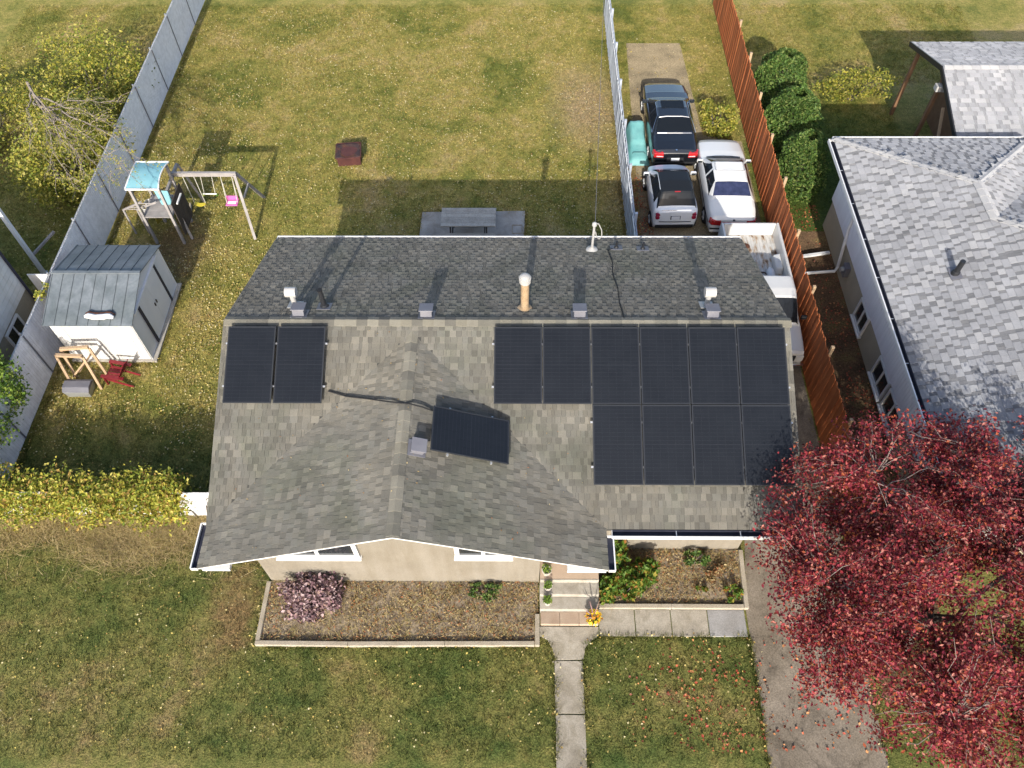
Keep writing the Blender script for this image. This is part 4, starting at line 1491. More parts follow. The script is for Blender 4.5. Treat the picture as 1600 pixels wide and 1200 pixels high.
# tower
TC = P(229, 272, 2.62)
tx0, tx1, ty0, ty1 = TC.x - .52, TC.x + .50, TC.y - .58, TC.y + .58
for x in (tx0 + .04, tx1 - .04):
    for y in (ty0 + .05, ty1 - .05):
        MB().box(x - .04, x + .04, y - .04, y + .04, 0, 2.50).build('tower_post', MT['play_wood'], ps)
for k in range(7):
    MB().box(tx0, tx1, ty0 + .03 + k * .16, ty0 + .03 + k * .16 + .15, 1.22, 1.25).build('deck_board', MT['play_wood'], ps)
vs, fs = [], []
nn = 14
for j in range(nn + 1):
    for i in range(nn + 1):
        u, v_ = i / nn, j / nn
        x = tx0 - .03 + (tx1 - tx0 + .06) * u
        inset = .05 * math.sin(math.pi * v_)
        x += inset * (1 - 2 * u)
        y = ty0 - .08 + (ty1 - ty0 + .16) * v_
        z = 2.56 + .10 * (1 - (2 * v_ - 1) ** 2) - .02 * math.sin(math.pi * u)
        vs.append((x, y, z))
for j in range(nn):
    for i in range(nn):
        k = j * (nn + 1) + i
        fs.append((k, k + 1, k + nn + 2, k + nn + 1))
cn_ = MB().add(vs, fs).build('canopy', MT['teal'], ps, smooth=True)
for u in (0, nn):
    MB().tube([vs[j * (nn + 1) + u] for j in range(nn + 1)], .022, 6).build('canopy_edge', MT['white'], cn_)
MB().bar(vs[0], vs[nn], .03, .06).build('canopy_edge', MT['white'], cn_)
MB().bar(vs[nn * (nn + 1)], vs[nn * (nn + 1) + nn], .03, .06).build('canopy_edge', MT['white'], cn_)
# monkey-bar arms and their legs in front of the tower
for (lb_, lt_, tp_) in ((P(213, 365), P(201, 340, 1.1), (tx0 + .22, ty0 - .0, 1.95)), (P(234, 365), P(222, 340, 1.1), (tx0 + .72, ty0 - .0, 1.95))):
    hz = 1.12
    kx, ky = lb_.x, lb_.y
    MB().tube([(kx, ky, 0), (kx, ky, hz)], .035, 8).build('front_leg', MT['play_wood'], ps)
    MB().bar((kx, ky, hz), tp_, .055, .06).build('climbing_rail', MT['play_wood'], ps)
a1, a2 = P(213, 365), P(234, 365)
for k in range(4):
    t = k / 4 + .08
    pa = Vector((a1.x, a1.y, 1.12)).lerp(Vector((tx0 + .22, ty0, 1.95)), t)
    pb = Vector((a2.x, a2.y, 1.12)).lerp(Vector((tx0 + .72, ty0, 1.95)), t)
    MB().tube([pa, pb], .018, 8).build('rung', MT['play_wood'], ps)
# lower awning panel, yellow panel, dark side wall
q4 = [P(240, 298, 1.95), P(262, 299, 1.95), P(272, 320, 1.45), P(253, 320, 1.45)]
MB().prism(q4, (0, 0, .02)).build('lower_awning', MT['teal'], ps)
q4 = [P(240, 334, .95), P(256, 322, .95), P(255, 340, .25), P(246, 351, .25)]
MB().prism(q4, (.03, .02, 0)).build('play_panel', MT['yellow_panel'], ps)
for k in range(5):
    MB().box(tx1 + .08 + .0, tx1 + .11, ty0 + .12 + k * .21, ty0 + .12 + k * .21 + .19, .35, 1.75).build('side_board', MT['dark_wood'], ps)
MB().bar((tx1 + .17, ty0 + .35, 1.55), (tx1 + .17, ty0 + .85, 1.55), .05, .05).build('grab_bar', MT['white'], ps)
MB().bar((bl.x, BY + .6, 1.9), (bl.x, BY - .75, 1.9), .08, .10).build('beam_bracket', MT['play_wood'], ps)
for yy in (BY - .75, BY + .6):
    MB().bar((bl.x + .02, yy, 1.86), (bl.x + .28, yy - (.3 if yy < BY else -.2), 0), .08, .08).build('leg', MT['play_wood'], ps)
# sand tray
for a_, b_ in ((P(258, 332), P(299, 332)), (P(258, 322), P(258, 332)), (P(299, 322), P(299, 332))):
    MB().bar((a_.x, a_.y, .08), (b_.x, b_.y, .08), .05, .16).build('sandbox_board', MT['timber'], ps)


def swing(name, label, top_x, seat_px, seat_z, kind):
    q_ = P(seat_px[0], seat_px[1], seat_z)
    s = thing(name, label, 'swing', (q_.x, q_.y, 0), world_built=True, group=None)
    w2 = .19
    for sx in (-1, 1):
        MB().tube([(top_x + sx * w2, BY, BZ - .07), (q_.x + sx * w2, q_.y, seat_z + .03)], .011, 6).build('rope', MT['rope'], s)
    if kind == 'belt':
        vs_ = []
        for k in range(9):
            t_ = -1 + 2 * k / 8
            vs_.append((q_.x + t_ * .2, q_.y, seat_z + .03 - .09 * (1 - t_ * t_)))
        b_ = MB()
        for k in range(8):
            b_.bar(vs_[k], vs_[k + 1], .16, .014)
        b_.build('seat', MT['yellow'], s)
    elif kind == 'bucket':
        b_ = MB()
        b_.box(q_.x - .21, q_.x + .21, q_.y - .15, q_.y + .15, seat_z - .02, seat_z + .02)
        b_.build('seat', MT['pink'], s, bevel=.015)
        MB().box(q_.x - .20, q_.x + .20, q_.y + .13, q_.y + .16, seat_z + .02, seat_z + .20).build('back', MT['pink'], s, bevel=.01)
        MB().box(q_.x - .15, q_.x + .15, q_.y - .08, q_.y + .06, seat_z + .021, seat_z + .028).build('pad', MT['white'], s)
        for sx in (-1, 1):
            MB().tube([(top_x + sx * w2, BY, BZ - .07), (q_.x + sx * w2, q_.y + .15, seat_z + .18)], .009, 6).build('rope', MT['rope'], s)
    else:
        MB().tube([(q_.x - .24, q_.y, seat_z), (q_.x + .24, q_.y, seat_z)], .022, 8).build('seat', MT['white'], s)
        for sx in (-1, 1):
            MB().lathe((q_.x + sx * .24, q_.y, seat_z - .07), [(.05, 0), (.06, .03), (.05, .06)], 10).build('grip', MT['leaf_green'], s)
    return s


span = br_.x - bl.x
swing('belt_swing', 'yellow belt swing hanging from the playset beam next to the tower', bl.x + span * .24, (313, 318), .50, 'belt')
swing('trapeze_swing', 'white trapeze bar hanging between the yellow and pink swings', bl.x + span * .52, (328, 303), .80, 'bar')
swing('toddler_swing', 'pink seat swing with back hanging from the outer end of the beam', bl.x + span * .83, (363, 317), .55, 'bucket')
# upturned buckets under the tower
for (a_, b_), lb_ in zip(((229, 341), (237, 325)), ('white plastic bucket on the grass under the climbing rails', 'white plastic bucket close against the tower post')):
    q_ = P(a_, b_)
    k_ = thing('bucket', lb_, 'bucket', (q_.x, q_.y, 0))
    MB().lathe((0, 0, 0), [(.12, 0), (.145, .30), (.135, .30), (.115, .05), (.02, .045)], 18).build('pail', MT['vent_white'], k_)
    MB().tube([(.14 * math.cos(t), .14 * math.sin(t), .30) for t in [i * math.pi / 8 for i in range(17)]], .008, 5, cap=False).build('rim', MT['white'], k_)

# overhead service wire from the mast to the lane behind
w0 = on_main(2.36, 3.80) + Vector((.02, .03, 1.0))
w1 = Vector((5.2, 40.0, 7.2))
pts = [w0.lerp(w1, t) - Vector((0, 0, 1.3 * 4 * t * (1 - t) * .5)) for t in [i / 24 for i in range(25)]]
wr = setp(MB().tube(pts, .0065, 6).build('overhead_wire', MT['vent']), 'thin pale service wire running from the roof mast over the back lawn', 'wire')

up_ = thing('utility_pole', 'wooden utility pole in the back lane carrying the service wire', 'pole', (5.2, 40.0, 0))
MB().tube([(0, 0, 0), (0, 0, 8.0)], [.16, .11], 12).build('shaft', MT['grey_wood'], up_)
MB().bar((-1.1, .12, 7.3), (1.1, .12, 7.3), .09, .11).build('crossarm', MT['grey_wood'], up_)
# ------------------------------------------------------------------ vehicles
def loft_car(root, stations, parts_of, mats, hw, ny=150, smooth_it=3):
    """stations: (y, k, zs, zm, zb, wr, zr, wt, zt, zc); y metres from the rear, widths relative to hw.
    parts_of(y, seg, fr) names the part a face belongs to."""
    st_ = sorted(stations)
    ya = [s[0] for s in st_]
    ys = sorted(set(list(np.linspace(ya[0], ya[-1], ny)) + ya))
    arr = np.array([[np.interp(y, ya, [s[c] for s in st_]) for c in range(1, 10)] for y in ys])
    for _ in range(smooth_it):
        a2 = arr.copy()
        a2[1:-1] = .25 * arr[:-2] + .5 * arr[1:-1] + .25 * arr[2:]
        arr = a2
    segn = [3, 3, 14, 4, 4]
    sec = []
    for (k, zs_, zm, zb, wr, zr_, wt, zt, zc) in arr:
        pts = [(hw * k * .93, zs_), (hw * k, zm), (hw * k * .945, zb), (hw * wr, zr_), (hw * wt, zt), (0, zc)]
        ext = [(pts[0][0] * .98, pts[0][1] - .1)] + pts + [(-pts[4][0], pts[4][1])]
        half = []
        for i in range(5):
            p0, p1, p2, p3 = [np.array(e) for e in ext[i:i + 4]]
            for s in range(segn[i]):
                t = s / segn[i]
                soft = .5 * ((2 * p1) + (-p0 + p2) * t + (2 * p0 - 5 * p1 + 4 * p2 - p3) * t * t + (-p0 + 3 * p1 - 3 * p2 + p3) * t ** 3)
                hard = p1 * (1 - t) + p2 * t
                w_ = .25 if i == 2 else .8
                half.append(tuple(soft * w_ + hard * (1 - w_)))
        half.append((0.0, zc))
        sec.append(half)
    nh_ = len(sec[0])
    full = nh_ * 2 - 1
    V = []
    for y, half in zip(ys, sec):
        ring = [(x, y, z) for x, z in half] + [(-x, y, z) for x, z in half[:-1][::-1]]
        V += ring
    seg_of = []
    for i, n_ in enumerate(segn):
        seg_of += [(i, (s + .5) / n_) for s in range(n_)]
    seg_full = seg_of + seg_of[::-1]
    groups = {}
    for j in range(len(ys) - 1):
        ym = (ys[j] + ys[j + 1]) / 2
        for i in range(full - 1):
            sg, fr = seg_full[i]
            nm = parts_of(ym, sg, fr, 1 if i < nh_ - 1 else -1)
            a = j * full + i
            groups.setdefault(nm, []).append((a, a + full, a + full + 1, a + 1))
    for nm, fl_ in list(groups.items()):
        if nm.startswith('body'):
            fl_.append(tuple(range(full))[::-1])
            fl_.append(tuple((len(ys) - 1) * full + i for i in range(full)))
            # underside
            for j in range(len(ys) - 1):
                a = j * full
                fl_.append((a, a + full - 1, a + 2 * full - 1, a + full))
    objs = {}
    order = sorted(groups, key=lambda n_: 0 if n_.startswith('body') else 1)
    for nm in order:
        used = {}
        vs_, fs_ = [], []
        for f_ in groups[nm]:
            q_ = []
            for i in f_:
                if i not in used:
                    used[i] = len(vs_)
                    vs_.append(V[i])
                q_.append(used[i])
            fs_.append(tuple(q_))
        me = bpy.data.meshes.new(nm)
        me.from_pydata(vs_, [], fs_)
        bmx = bmesh.new(); bmx.from_mesh(me)
        bmesh.ops.recalc_face_normals(bmx, faces=bmx.faces)
        bmx.to_mesh(me); bmx.free()
        me.polygons.foreach_set('use_smooth', [len(p.vertices) == 4 for p in me.polygons])
        base = nm.split('@')[0]
        o = link_mesh(base, me, mats[base], root)
        # keep panel normals pointing outward
        cen = sum((Vector(p.center) for p in me.polygons), Vector()) / len(me.polygons)
        objs.setdefault(base, []).append(o)
    return objs


def wheel(root, x, y, r, w, side):
    t = MB()
    xo = x
    prof = [(r * .6, -w / 2), (r * .92, -w / 2), (r, -w * .32), (r, w * .32), (r * .92, w / 2), (r * .6, w / 2)]
    n = 22
    vs_, fs_ = [], []
    for rr, xx in prof:
        for k in range(n):
            a = 2 * math.pi * k / n
            vs_.append((xo + xx, y + rr * math.cos(a), r + rr * math.sin(a)))
    for i in range(len(prof) - 1):
        for k in range(n):
            fs_.append((i * n + k, i * n + (k + 1) % n, (i + 1) * n + (k + 1) % n, (i + 1) * n + k))
    wo_ = t.add(vs_, fs_).build('wheel', MT['black'], root)
    rm = MB().tube([(xo + side * w * .30, y, r), (xo + side * w * .42, y, r)], [r * .6, r * .58], 18)
    rm.build('rim', MT['rim'], wo_)
    hb = MB()
    for k in range(5):
        a = 2 * math.pi * k / 5
        hb.bar((xo + side * w * .44, y, r), (xo + side * w * .44, y + r * .56 * math.cos(a), r + r * .56 * math.sin(a)), .03, .07, (1, 0, 0))
    hb.build('spoke', MT['galv'], wo_)
    return wo_


def mirrors(root, x, y, z, m):
    for s in (-1, 1):
        b = MB()
        b.obox((s * (x + .09), y, z), (.20, .10, .13), Matrix.Identity(3))
        o = b.build('wing_mirror', m, root, bevel=.035)
        MB().box(min(s * (x + .01), s * (x + .17)), max(s * (x + .01), s * (x + .17)), y - .056, y - .051, z - .045, z + .045).build('mirror_glass', MT['glass'], o)


def trim_line(root, pts, r, m, name='window_trim'):
    return MB().tube(pts, r, 5).build(name, m, root)


def sedan(name, label, loc, rz, L, hw, paint, glass, lamp, roof_h=1.41, notch=True, deck=1.05):
    t = thing(name, label, 'car', loc, rz)
    k = L
    h = roof_h
    S = [
        (0, .84, .34, .58, .82, .70, .86, .40, .88, .885),
        (.025 * k, .93, .27, .60, .90, .76, .965, .44, .985, .99),
        (.11 * k, .985, .22, .63, .95, .80, deck - .02, .44, deck, deck + .005),
        (.195 * k, 1, .20, .65, .965, .81, deck + .03, .46, deck + .045, deck + .05),
        (.325 * k, 1, .20, .65, .975, .655, h - .05, .36, h - .012, h - .002),
        (.45 * k, 1, .20, .65, .97, .66, h - .03, .36, h + .012, h + .02),
        (.545 * k, 1, .20, .65, .96, .655, h - .07, .36, h - .03, h - .02),
        (.70 * k, 1, .20, .63, .94, .81, .965, .46, .99, .998),
        (.80 * k, .985, .20, .61, .89, .81, .925, .44, .95, .958),
        (.93 * k, .94, .22, .57, .80, .77, .83, .42, .86, .865),
        (.985 * k, .86, .28, .52, .70, .70, .73, .40, .75, .755),
        (k, .78, .33, .5, .63, .64, .66, .36, .68, .685),
    ]

    def part(y, sg, fr, side):
        u = y / k
        if sg == 2 and .12 < fr < .92 and .225 < u < .665:
            # pillars
            if u < .24 or .455 < u < .475: return 'body'
            if fr > (u - .205) / .125 - .12 and u < .33: return 'body'
            if fr > (.70 - u) / .155 - .12 and u > .54: return 'body'
            return 'side_window@%d%s' % (side, 'a' if u < .46 else 'b')
        if sg in (3, 4) and .212 < u < .315 and (sg == 4 or fr > .12): return 'rear_window'
        if sg in (3, 4) and .557 < u < .69 and (sg == 4 or fr > .12): return 'windshield'
        return 'body'
    objs = loft_car(t, S, part, {'body': paint, 'side_window': MT['car_glass'], 'rear_window': glass, 'windshield': MT['car_glass']}, hw)
    for x in (-1, 1):
        for y in (.195 * k, .80 * k):
            wheel(t, x * (hw - .10), y, .31, .21, x)
    mirrors(t, hw * .93, .655 * k, .99, paint)
    return t, k


# black sedan --------------------------------------------------------------
bmw, k = sedan('parked_car', 'black sedan with red tail lights parked nose-in behind the small hatchback', (6.0, 11.22, 0), 0, 4.47, .87, MT['paint_black'], MT['car_glass'], None)
for s in (-1, 1):
    b = MB()
    b.hexa([(s * .44, -.03, .72), (s * .79, .0, .72), (s * .85, .22, .74), (s * .46, .10, .74), (s * .44, -.02, .90), (s * .78, .005, .90), (s * .83, .23, .935), (s * .46, .05, .945)])
    tl = b.build('tail_light', MT['lamp_red'], bmw, bevel=.02)
    MB().box(*(sorted((s * .46, s * .70))), -.032, -.0, .78, .80).build('reflector', MT['plate'], tl)
MB().hexa([(-.31, -.012, .56), (.31, -.012, .56), (.31, .02, .56), (-.31, .02, .56), (-.30, .0, .72), (.30, .0, .72), (.30, .03, .72), (-.30, .03, .72)]).build('plate_recess', MT['black_metal'], bmw)
MB().hexa([(-.15, -.022, .585), (.15, -.022, .585), (.15, -.012, .585), (-.15, -.012, .585), (-.15, -.008, .70), (.15, -.008, .70), (.15, .0, .70), (-.15, .0, .70)]).build('number_plate', MT['plate'], bmw)
MB().bar((-.80, -.015, .50), (.80, -.015, .50), .05, .05).build('bumper_strip', MT['black'], bmw, bevel=.012)
MB().lathe((0, .07, .995), [(.035, 0), (.035, .012), (.01, .016)], 12).build('badge', MT['chrome'], bmw)
for s in (-1, 1):
    trim_line(bmw, [(s * .80, .235 * k, 1.0), (s * .80, .33 * k, .99), (s * .80, .50 * k, .985), (s * .80, .665 * k, .975)], .011, MT['chrome'])
    trim_line(bmw, [(s * .80, .235 * k, 1.02), (s * .69, .30 * k, 1.25), (s * .60, .35 * k, 1.36), (s * .595, .45 * k, 1.385), (s * .60, .53 * k, 1.345)], .010, MT['chrome'])
MB().box(-.42, .42, .43 * k, .53 * k, 1.40, 1.436).build('sunroof', MT['car_glass'], bmw, bevel=.01)
trim_line(bmw, [(-.62, .20 * k, 1.105), (-.3, .20 * k - .02, 1.12), (.3, .20 * k - .02, 1.12), (.62, .20 * k, 1.105)], .010, MT['chrome'], 'rear_window_trim')
trim_line(bmw, [(-.55, .322 * k, 1.38), (-.3, .325 * k, 1.412), (.3, .325 * k, 1.412), (.55, .322 * k, 1.38)], .010, MT['chrome'], 'rear_window_trim')
for s in (-1, 1):
    MB().hexa([(s * .42, k - .03, .60), (s * .68, k - .10, .60), (s * .70, k - .2, .62), (s * .44, k - .12, .66), (s * .42, k - .02, .68), (s * .68, k - .10, .70), (s * .70, k - .22, .74), (s * .44, k - .12, .74)]).build('headlight', MT['plate'], bmw, bevel=.015)

# white sedan --------------------------------------------------------------
wht, k = sedan('parked_car', 'white sedan with rear window coloured as reflected blue sky parked along the orange fence', (7.58, 7.82, 0), math.radians(-1.0), 4.42, .83, MT['paint_white'], MT['car_glass_sky_reflection'], None, roof_h=1.40, deck=1.03)
for s in (-1, 1):
    MB().hexa([(s * .42, -.03, .66), (s * .74, .0, .66), (s * .81, .16, .66), (s * .46, .10, .66), (s * .42, -.02, .87), (s * .73, .01, .87), (s * .79, .18, .87), (s * .46, .10, .92)]).build('tail_light', MT['lamp_red'], wht, bevel=.012)
MB().box(-.40, .40, -.02, .04, .70, .80).build('garnish_strip', MT['lamp_maroon'], wht)
MB().bar((-.76, -.03, .46), (.76, -.03, .46), .07, .13).build('bumper', MT['paint_white'], wht, bevel=.03)
MB().bar((-.77, -.035, .53), (.77, -.035, .53), .07, .016).build('bumper_strip', MT['black'], wht)
MB().tube([(0, -.008, .86), (0, .03, .88)], .045, 14).build('badge', MT['black_metal'], wht)
MB().box(-.46, .46, .44 * k, .53 * k, 1.38, 1.417).build('sunroof', MT['paint_white'], wht, bevel=.008)
MB().tube([(-.50, .432 * k, 1.416), (.50, .432 * k, 1.416), (.50, .538 * k, 1.398), (-.50, .538 * k, 1.398), (-.50, .432 * k, 1.416)], .006, 4).build('sunroof_seal', MT['black'], wht)
trim_line(wht, [(-.60, .702 * k, .985), (-.3, .705 * k, 1.01), (0, .706 * k, 1.015), (.3, .705 * k, 1.01), (.60, .702 * k, .985)], .018, MT['black'], 'cowl_vent')
for s in (-1, 1):
    trim_line(wht, [(s * .81, .05 * k, .60), (s * .835, .3 * k, .62), (s * .835, .7 * k, .62), (s * .80, .92 * k, .58)], .014, MT['black'], 'side_moulding')
    MB().hexa([(s * .40, k - .04, .56), (s * .64, k - .09, .56), (s * .66, k - .2, .58), (s * .42, k - .12, .62), (s * .40, k - .03, .64), (s * .64, k - .09, .66), (s * .66, k - .2, .70), (s * .42, k - .12, .70)]).build('headlight', MT['plate'], wht, bevel=.01)

# small two-seat hatchback ---------------------------------------------------
sm = thing('parked_car', 'tiny silver and black two-seat hatchback in front of the black sedan', 'car', (5.66, 8.12, 0), math.radians(1.0))
L = 2.70
S = [
    (0, .88, .33, .58, .86, .74, .93, .42, .95, .955),
    (.05, .95, .26, .60, .92, .80, 1.0, .45, 1.02, 1.025),
    (.14, 1.0, .22, .62, .97, .82, 1.06, .46, 1.085, 1.09),
    (.46, 1.0, .20, .64, 1.0, .70, 1.44, .40, 1.50, 1.515),
    (.95, 1.0, .20, .64, 1.0, .71, 1.49, .40, 1.545, 1.555),
    (1.45, 1.0, .20, .64, .99, .70, 1.45, .40, 1.51, 1.52),
    (2.12, .97, .20, .62, .96, .80, 1.0, .44, 1.04, 1.05),
    (2.50, .90, .22, .56, .80, .74, .84, .42, .89, .90),
    (2.64, .82, .28, .52, .70, .68, .73, .38, .76, .77),
    (L, .74, .33, .5, .62, .60, .64, .34, .66, .67)]


def part_s(y, sg, fr, side):
    if sg == 2 and .10 < fr < .92 and .62 < y < 1.98:
        if fr > (2.16 - y) / .70 - .12: return 'body'
        return 'side_window@%d' % side
    if sg in (3, 4) and .16 < y < .42: return 'rear_window'
    if sg in (3, 4) and 1.50 < y < 2.08: return 'windshield'
    if sg in (3, 4) and .42 <= y <= 1.50: return 'roof_panel'
    if sg == 2 and .14 < y < .62 and fr > .55: return 'roof_panel'
    if sg == 2 and .45 < y < .62: return 'roof_panel'
    return 'body'


MT['roof_black'] = mat('roof_black_glass', [a3(.014, .016, .019)], rough=.14, spec=.15)
loft_car(sm, S, part_s, {'body': MT['paint_silver'], 'side_window': MT['car_glass'], 'rear_window': MT['roof_black'], 'windshield': MT['car_glass'], 'roof_panel': MT['roof_black']}, .775)
for x in (-1, 1):
    for y in (.42, 2.26):
        wheel(sm, x * .70, y, .29, .19, x)
mirrors(sm, .74, 1.92, 1.0, MT['paint_silver'])
for s in (-1, 1):
    for zz_, yy_ in ((.86, .015), (.745, .0)):
        MB().tube([(s * .62, yy_ - .035, zz_), (s * .62, yy_ + .08, zz_ + .01)], [.075, .08], 16).build('tail_light', MT['lamp_maroon'], sm)
MB().hexa([(-.17, -.035, .66), (.17, -.035, .66), (.17, -.01, .66), (-.17, -.01, .66), (-.17, -.008, .80), (.17, -.008, .80), (.17, .03, .80), (-.17, .03, .80)]).build('plate_recess', MT['black_metal'], sm)
MB().hexa([(-.145, -.05, .67), (.145, -.05, .67), (.145, -.036, .67), (-.145, -.036, .67), (-.145, -.022, .79), (.145, -.022, .79), (.145, -.009, .79), (-.145, -.009, .79)]).build('number_plate', MT['plate'], sm)
trim_line(sm, [(-.55, -.02, .56), (-.2, -.035, .56), (.2, -.035, .56), (.55, -.02, .56)], .012, MT['black'], 'hatch_seam')
trim_line(sm, [(-.50, .055, 1.01), (0, .04, 1.02), (.50, .055, 1.01)], .012, MT['chrome'], 'hatch_grip')
MB().bar((-.66, -.01, .34), (.66, -.01, .34), .07, .13).build('bumper_skirt', MT['black'], sm, bevel=.03)
MB().box(-.10, .10, .40, .44, 1.505, 1.525).build('brake_lamp', MT['lamp_red'], sm, bevel=.006)
for s in (-1, 1):
    MB().tube([(s * .50, 2.60, .62), (s * .50, 2.66, .61)], .08, 12).build('headlight', MT['plate'], sm)

# white pickup ---------------------------------------------------------------
tr = thing('pickup_truck', 'old white pickup with rusty open bed between the house and the orange fence', 'truck', (7.94, 7.32, 0), math.pi)
TL = 5.25
# cab and bonnet are lofted; y runs from the tailgate forward
S = [
    (2.74, .97, .42, .80, 1.06, .80, 1.10, .44, 1.11, 1.11),
    (2.78, .99, .40, .80, 1.08, .76, 1.70, .42, 1.76, 1.77),
    (2.86, 1, .40, .80, 1.10, .76, 1.76, .42, 1.82, 1.83),
    (3.35, 1, .40, .80, 1.10, .765, 1.77, .42, 1.83, 1.84),
    (3.62, 1, .40, .80, 1.10, .75, 1.72, .42, 1.785, 1.795),
    (4.22, .99, .40, .78, 1.08, .84, 1.12, .46, 1.15, 1.16),
    (4.70, .98, .40, .76, 1.03, .85, 1.07, .46, 1.10, 1.11),
    (5.10, .95, .42, .72, .98, .84, 1.01, .44, 1.04, 1.05),
    (5.18, .92, .45, .70, .92, .80, .95, .42, .97, .98)]


def part_t(y, sg, fr, side):
    if sg == 2 and .12 < fr < .9 and 2.92 < y < 4.08:
        if fr > (4.24 - y) / .62 - .10: return 'body'
        return 'side_window@%d' % side
    if sg in (3, 4) and 3.66 < y < 4.17 and (sg == 4 or fr > .1): return 'windshield'
    return 'body'


loft_car(tr, S, part_t, {'body': MT['truck_white'], 'side_window': MT['car_glass'], 'windshield': MT['car_glass']}, .94)
b = MB()
b.box(-.92, .92, .06, 2.73, .50, .72)
b.build('chassis', MT['black_metal'], tr)
b = MB()
b.box(-.90, .90, .08, 2.72, .722, .76)
fl_ = b.build('bed_floor', MT['bed_rust'], tr)
for i in range(13):
    x = -.78 + i * .13
    MB().box(x - .035, x + .035, .09, 2.69, .761, .777).build('floor_rib', MT['bed_rust'], fl_)
for s in (-1, 1):
    MB().prism([(s * .95, .02, .50), (s * .86, .02, .50), (s * .86, .02, 1.24), (s * .88, .02, 1.29), (s * .94, .02, 1.29), (s * .965, .02, 1.10)], (0, 2.72, 0)).build('bed_side', MT['truck_white'], tr, bevel=.012)
    MB().hexa([(s * .855, 1.05, .762), (s * .855, 1.85, .762), (s * .60, 1.85, .762), (s * .60, 1.05, .762), (s * .855, 1.12, 1.02), (s * .855, 1.78, 1.02), (s * .64, 1.72, .99), (s * .64, 1.18, .99)]).build('wheel_arch', MT['truck_white'], tr, bevel=.05)
MB().box(-.855, .855, .0, .07, .56, 1.27).build('tailgate', MT['truck_white'], tr, bevel=.015)
MB().box(-.855, .855, 2.66, 2.72, .76, 1.27).build('bed_headboard', MT['truck_white'], tr, bevel=.015)
MB().box(-.90, .90, -.10, -.01, .42, .54).build('rear_bumper', MT['chrome'], tr, bevel=.02)
MB().box(-.93, .93, 5.19, 5.31, .40, .58).build('front_bumper', MT['chrome'], tr, bevel=.03)
b = MB()
for i in range(5):
    b.box(-.62, .62, 5.17, 5.20, .64 + i * .055, .67 + i * .055)
b.build('grille', MT['black_metal'], tr)
for s in (-1, 1):
    MB().box(*sorted((s * .64, s * .86)), 5.16, 5.205, .66, .88).build('headlight', MT['plate'], tr, bevel=.01)
    for y in (1.45, 4.45):
        wheel(tr, s * .84, y, .36, .23, s)
mirrors(tr, .93, 3.95, 1.18, MT['black_metal'])
b = MB()
for s in (-1, 1):
    b.bar((s * .50 - .3, 4.20, 1.165), (s * .50 + .16, 3.98, 1.36), .016, .014)
b.build('wiper', MT['black'], tr)
# scrap lying in the bed
q_ = thing('steel_chain', 'rusty chain lying across the pickup bed floor', 'chain', (7.8, 5.5, .78), world_built=True)
b = MB()
for i in range(34):
    a = i / 33
    x = 7.35 + .95 * a
    y = 5.55 + .10 * math.sin(a * 9) - .12 * a
    b.obox((x, y, .80 + .008 * (i % 2)), (.045, .028, .018), Matrix.Rotation(a * 9, 3, 'Z'))
b.build('links', MT['rust'], q_)
sp = thing('scrap_plate', 'round rusty steel plate on the pickup bed floor near the tailgate', 'scrap', (7.83, 6.72, .779))
MB().lathe((0, 0, 0), [(.12, 0), (.13, .012), (.05, .03), (.02, .032)], 9).build('disc', MT['rust'], sp)
rb = thing('scrap_bars', 'bundle of rusty bars against the headboard of the pickup bed', 'scrap', (8.2, 4.8, .78))
for i in range(5):
    MB().bar((-.62 + .03 * i, -.06 + i * .045, .02 + .006 * i), (.40 + .03 * i, -.03 + i * .05 + .05 * (i % 2), .02 + .006 * i), .035, .03).build('bar', MT['rust'], rb)
jg = thing('plastic_jug', 'pale plastic jug lying in the pickup bed beside the wheel arch', 'jug', (8.38, 5.35, .778))
MB().tube([(0, -.24, .13), (0, -.2, .13), (0, .16, .13), (0, .22, .13), (0, .30, .13)], [.09, .125, .125, .07, .035], 14).build('body', MT['plate'], jg, smooth=True)
# ------------------------------------------------------------------ foliage
def leaf_geo(Cn, size, up=0.6, ratio=.6, fold=.12):
    """one folded quad per leaf"""
    n = len(Cn)
    nr = rng.normal(size=(n, 3))
    nr[:, 2] = np.abs(nr[:, 2]) * 1.0 + up
    nr /= np.linalg.norm(nr, axis=1, keepdims=True)
    d = rng.normal(size=(n, 3))
    d -= nr * np.sum(d * nr, axis=1, keepdims=True)
    d /= np.linalg.norm(d, axis=1, keepdims=True)
    b = np.cross(nr, d)
    s = np.asarray(size).reshape(-1, 1) * np.ones((n, 1))
    v = np.empty((n, 4, 3))
    v[:, 0] = Cn - d * s * .5
    v[:, 1] = Cn + b * s * ratio * .5 + nr * s * fold
    v[:, 2] = Cn + d * s * .5
    v[:, 3] = Cn - b * s * ratio * .5 + nr * s * fold
    f = np.arange(n * 4).reshape(n, 4)
    return v.reshape(-1, 3), f


def leaf_obj(name, Cn, size, m, parent=None, kind=None, **kw):
    off = np.array(OFF[parent.name]) if parent is not None else np.zeros(3)
    V, F = leaf_geo(np.asarray(Cn) - off, size, **kw)
    o = link_mesh(name, np_mesh(name, V, F), m, parent)
    if kind: o['kind'] = kind
    return o


def ell_points(n, c, r, shell=.5):
    d = rng.normal(size=(n, 3))
    d /= np.linalg.norm(d, axis=1, keepdims=True)
    rad = shell + (1 - shell) * rng.random((n, 1)) ** .6
    return np.array(c) + d * rad * np.array(r), d


def wig(a, b, k=5, amp=.12):
    a, b = Vector(a), Vector(b)
    L = (b - a).length
    out = []
    for i in range(k + 1):
        t = i / k
        p = a.lerp(b, t)
        if 0 < i < k:
            p += Vector(rng.normal(size=3)) * L * amp * .25
        p.z += L * .06 * math.sin(math.pi * t)
        out.append(p)
    return out


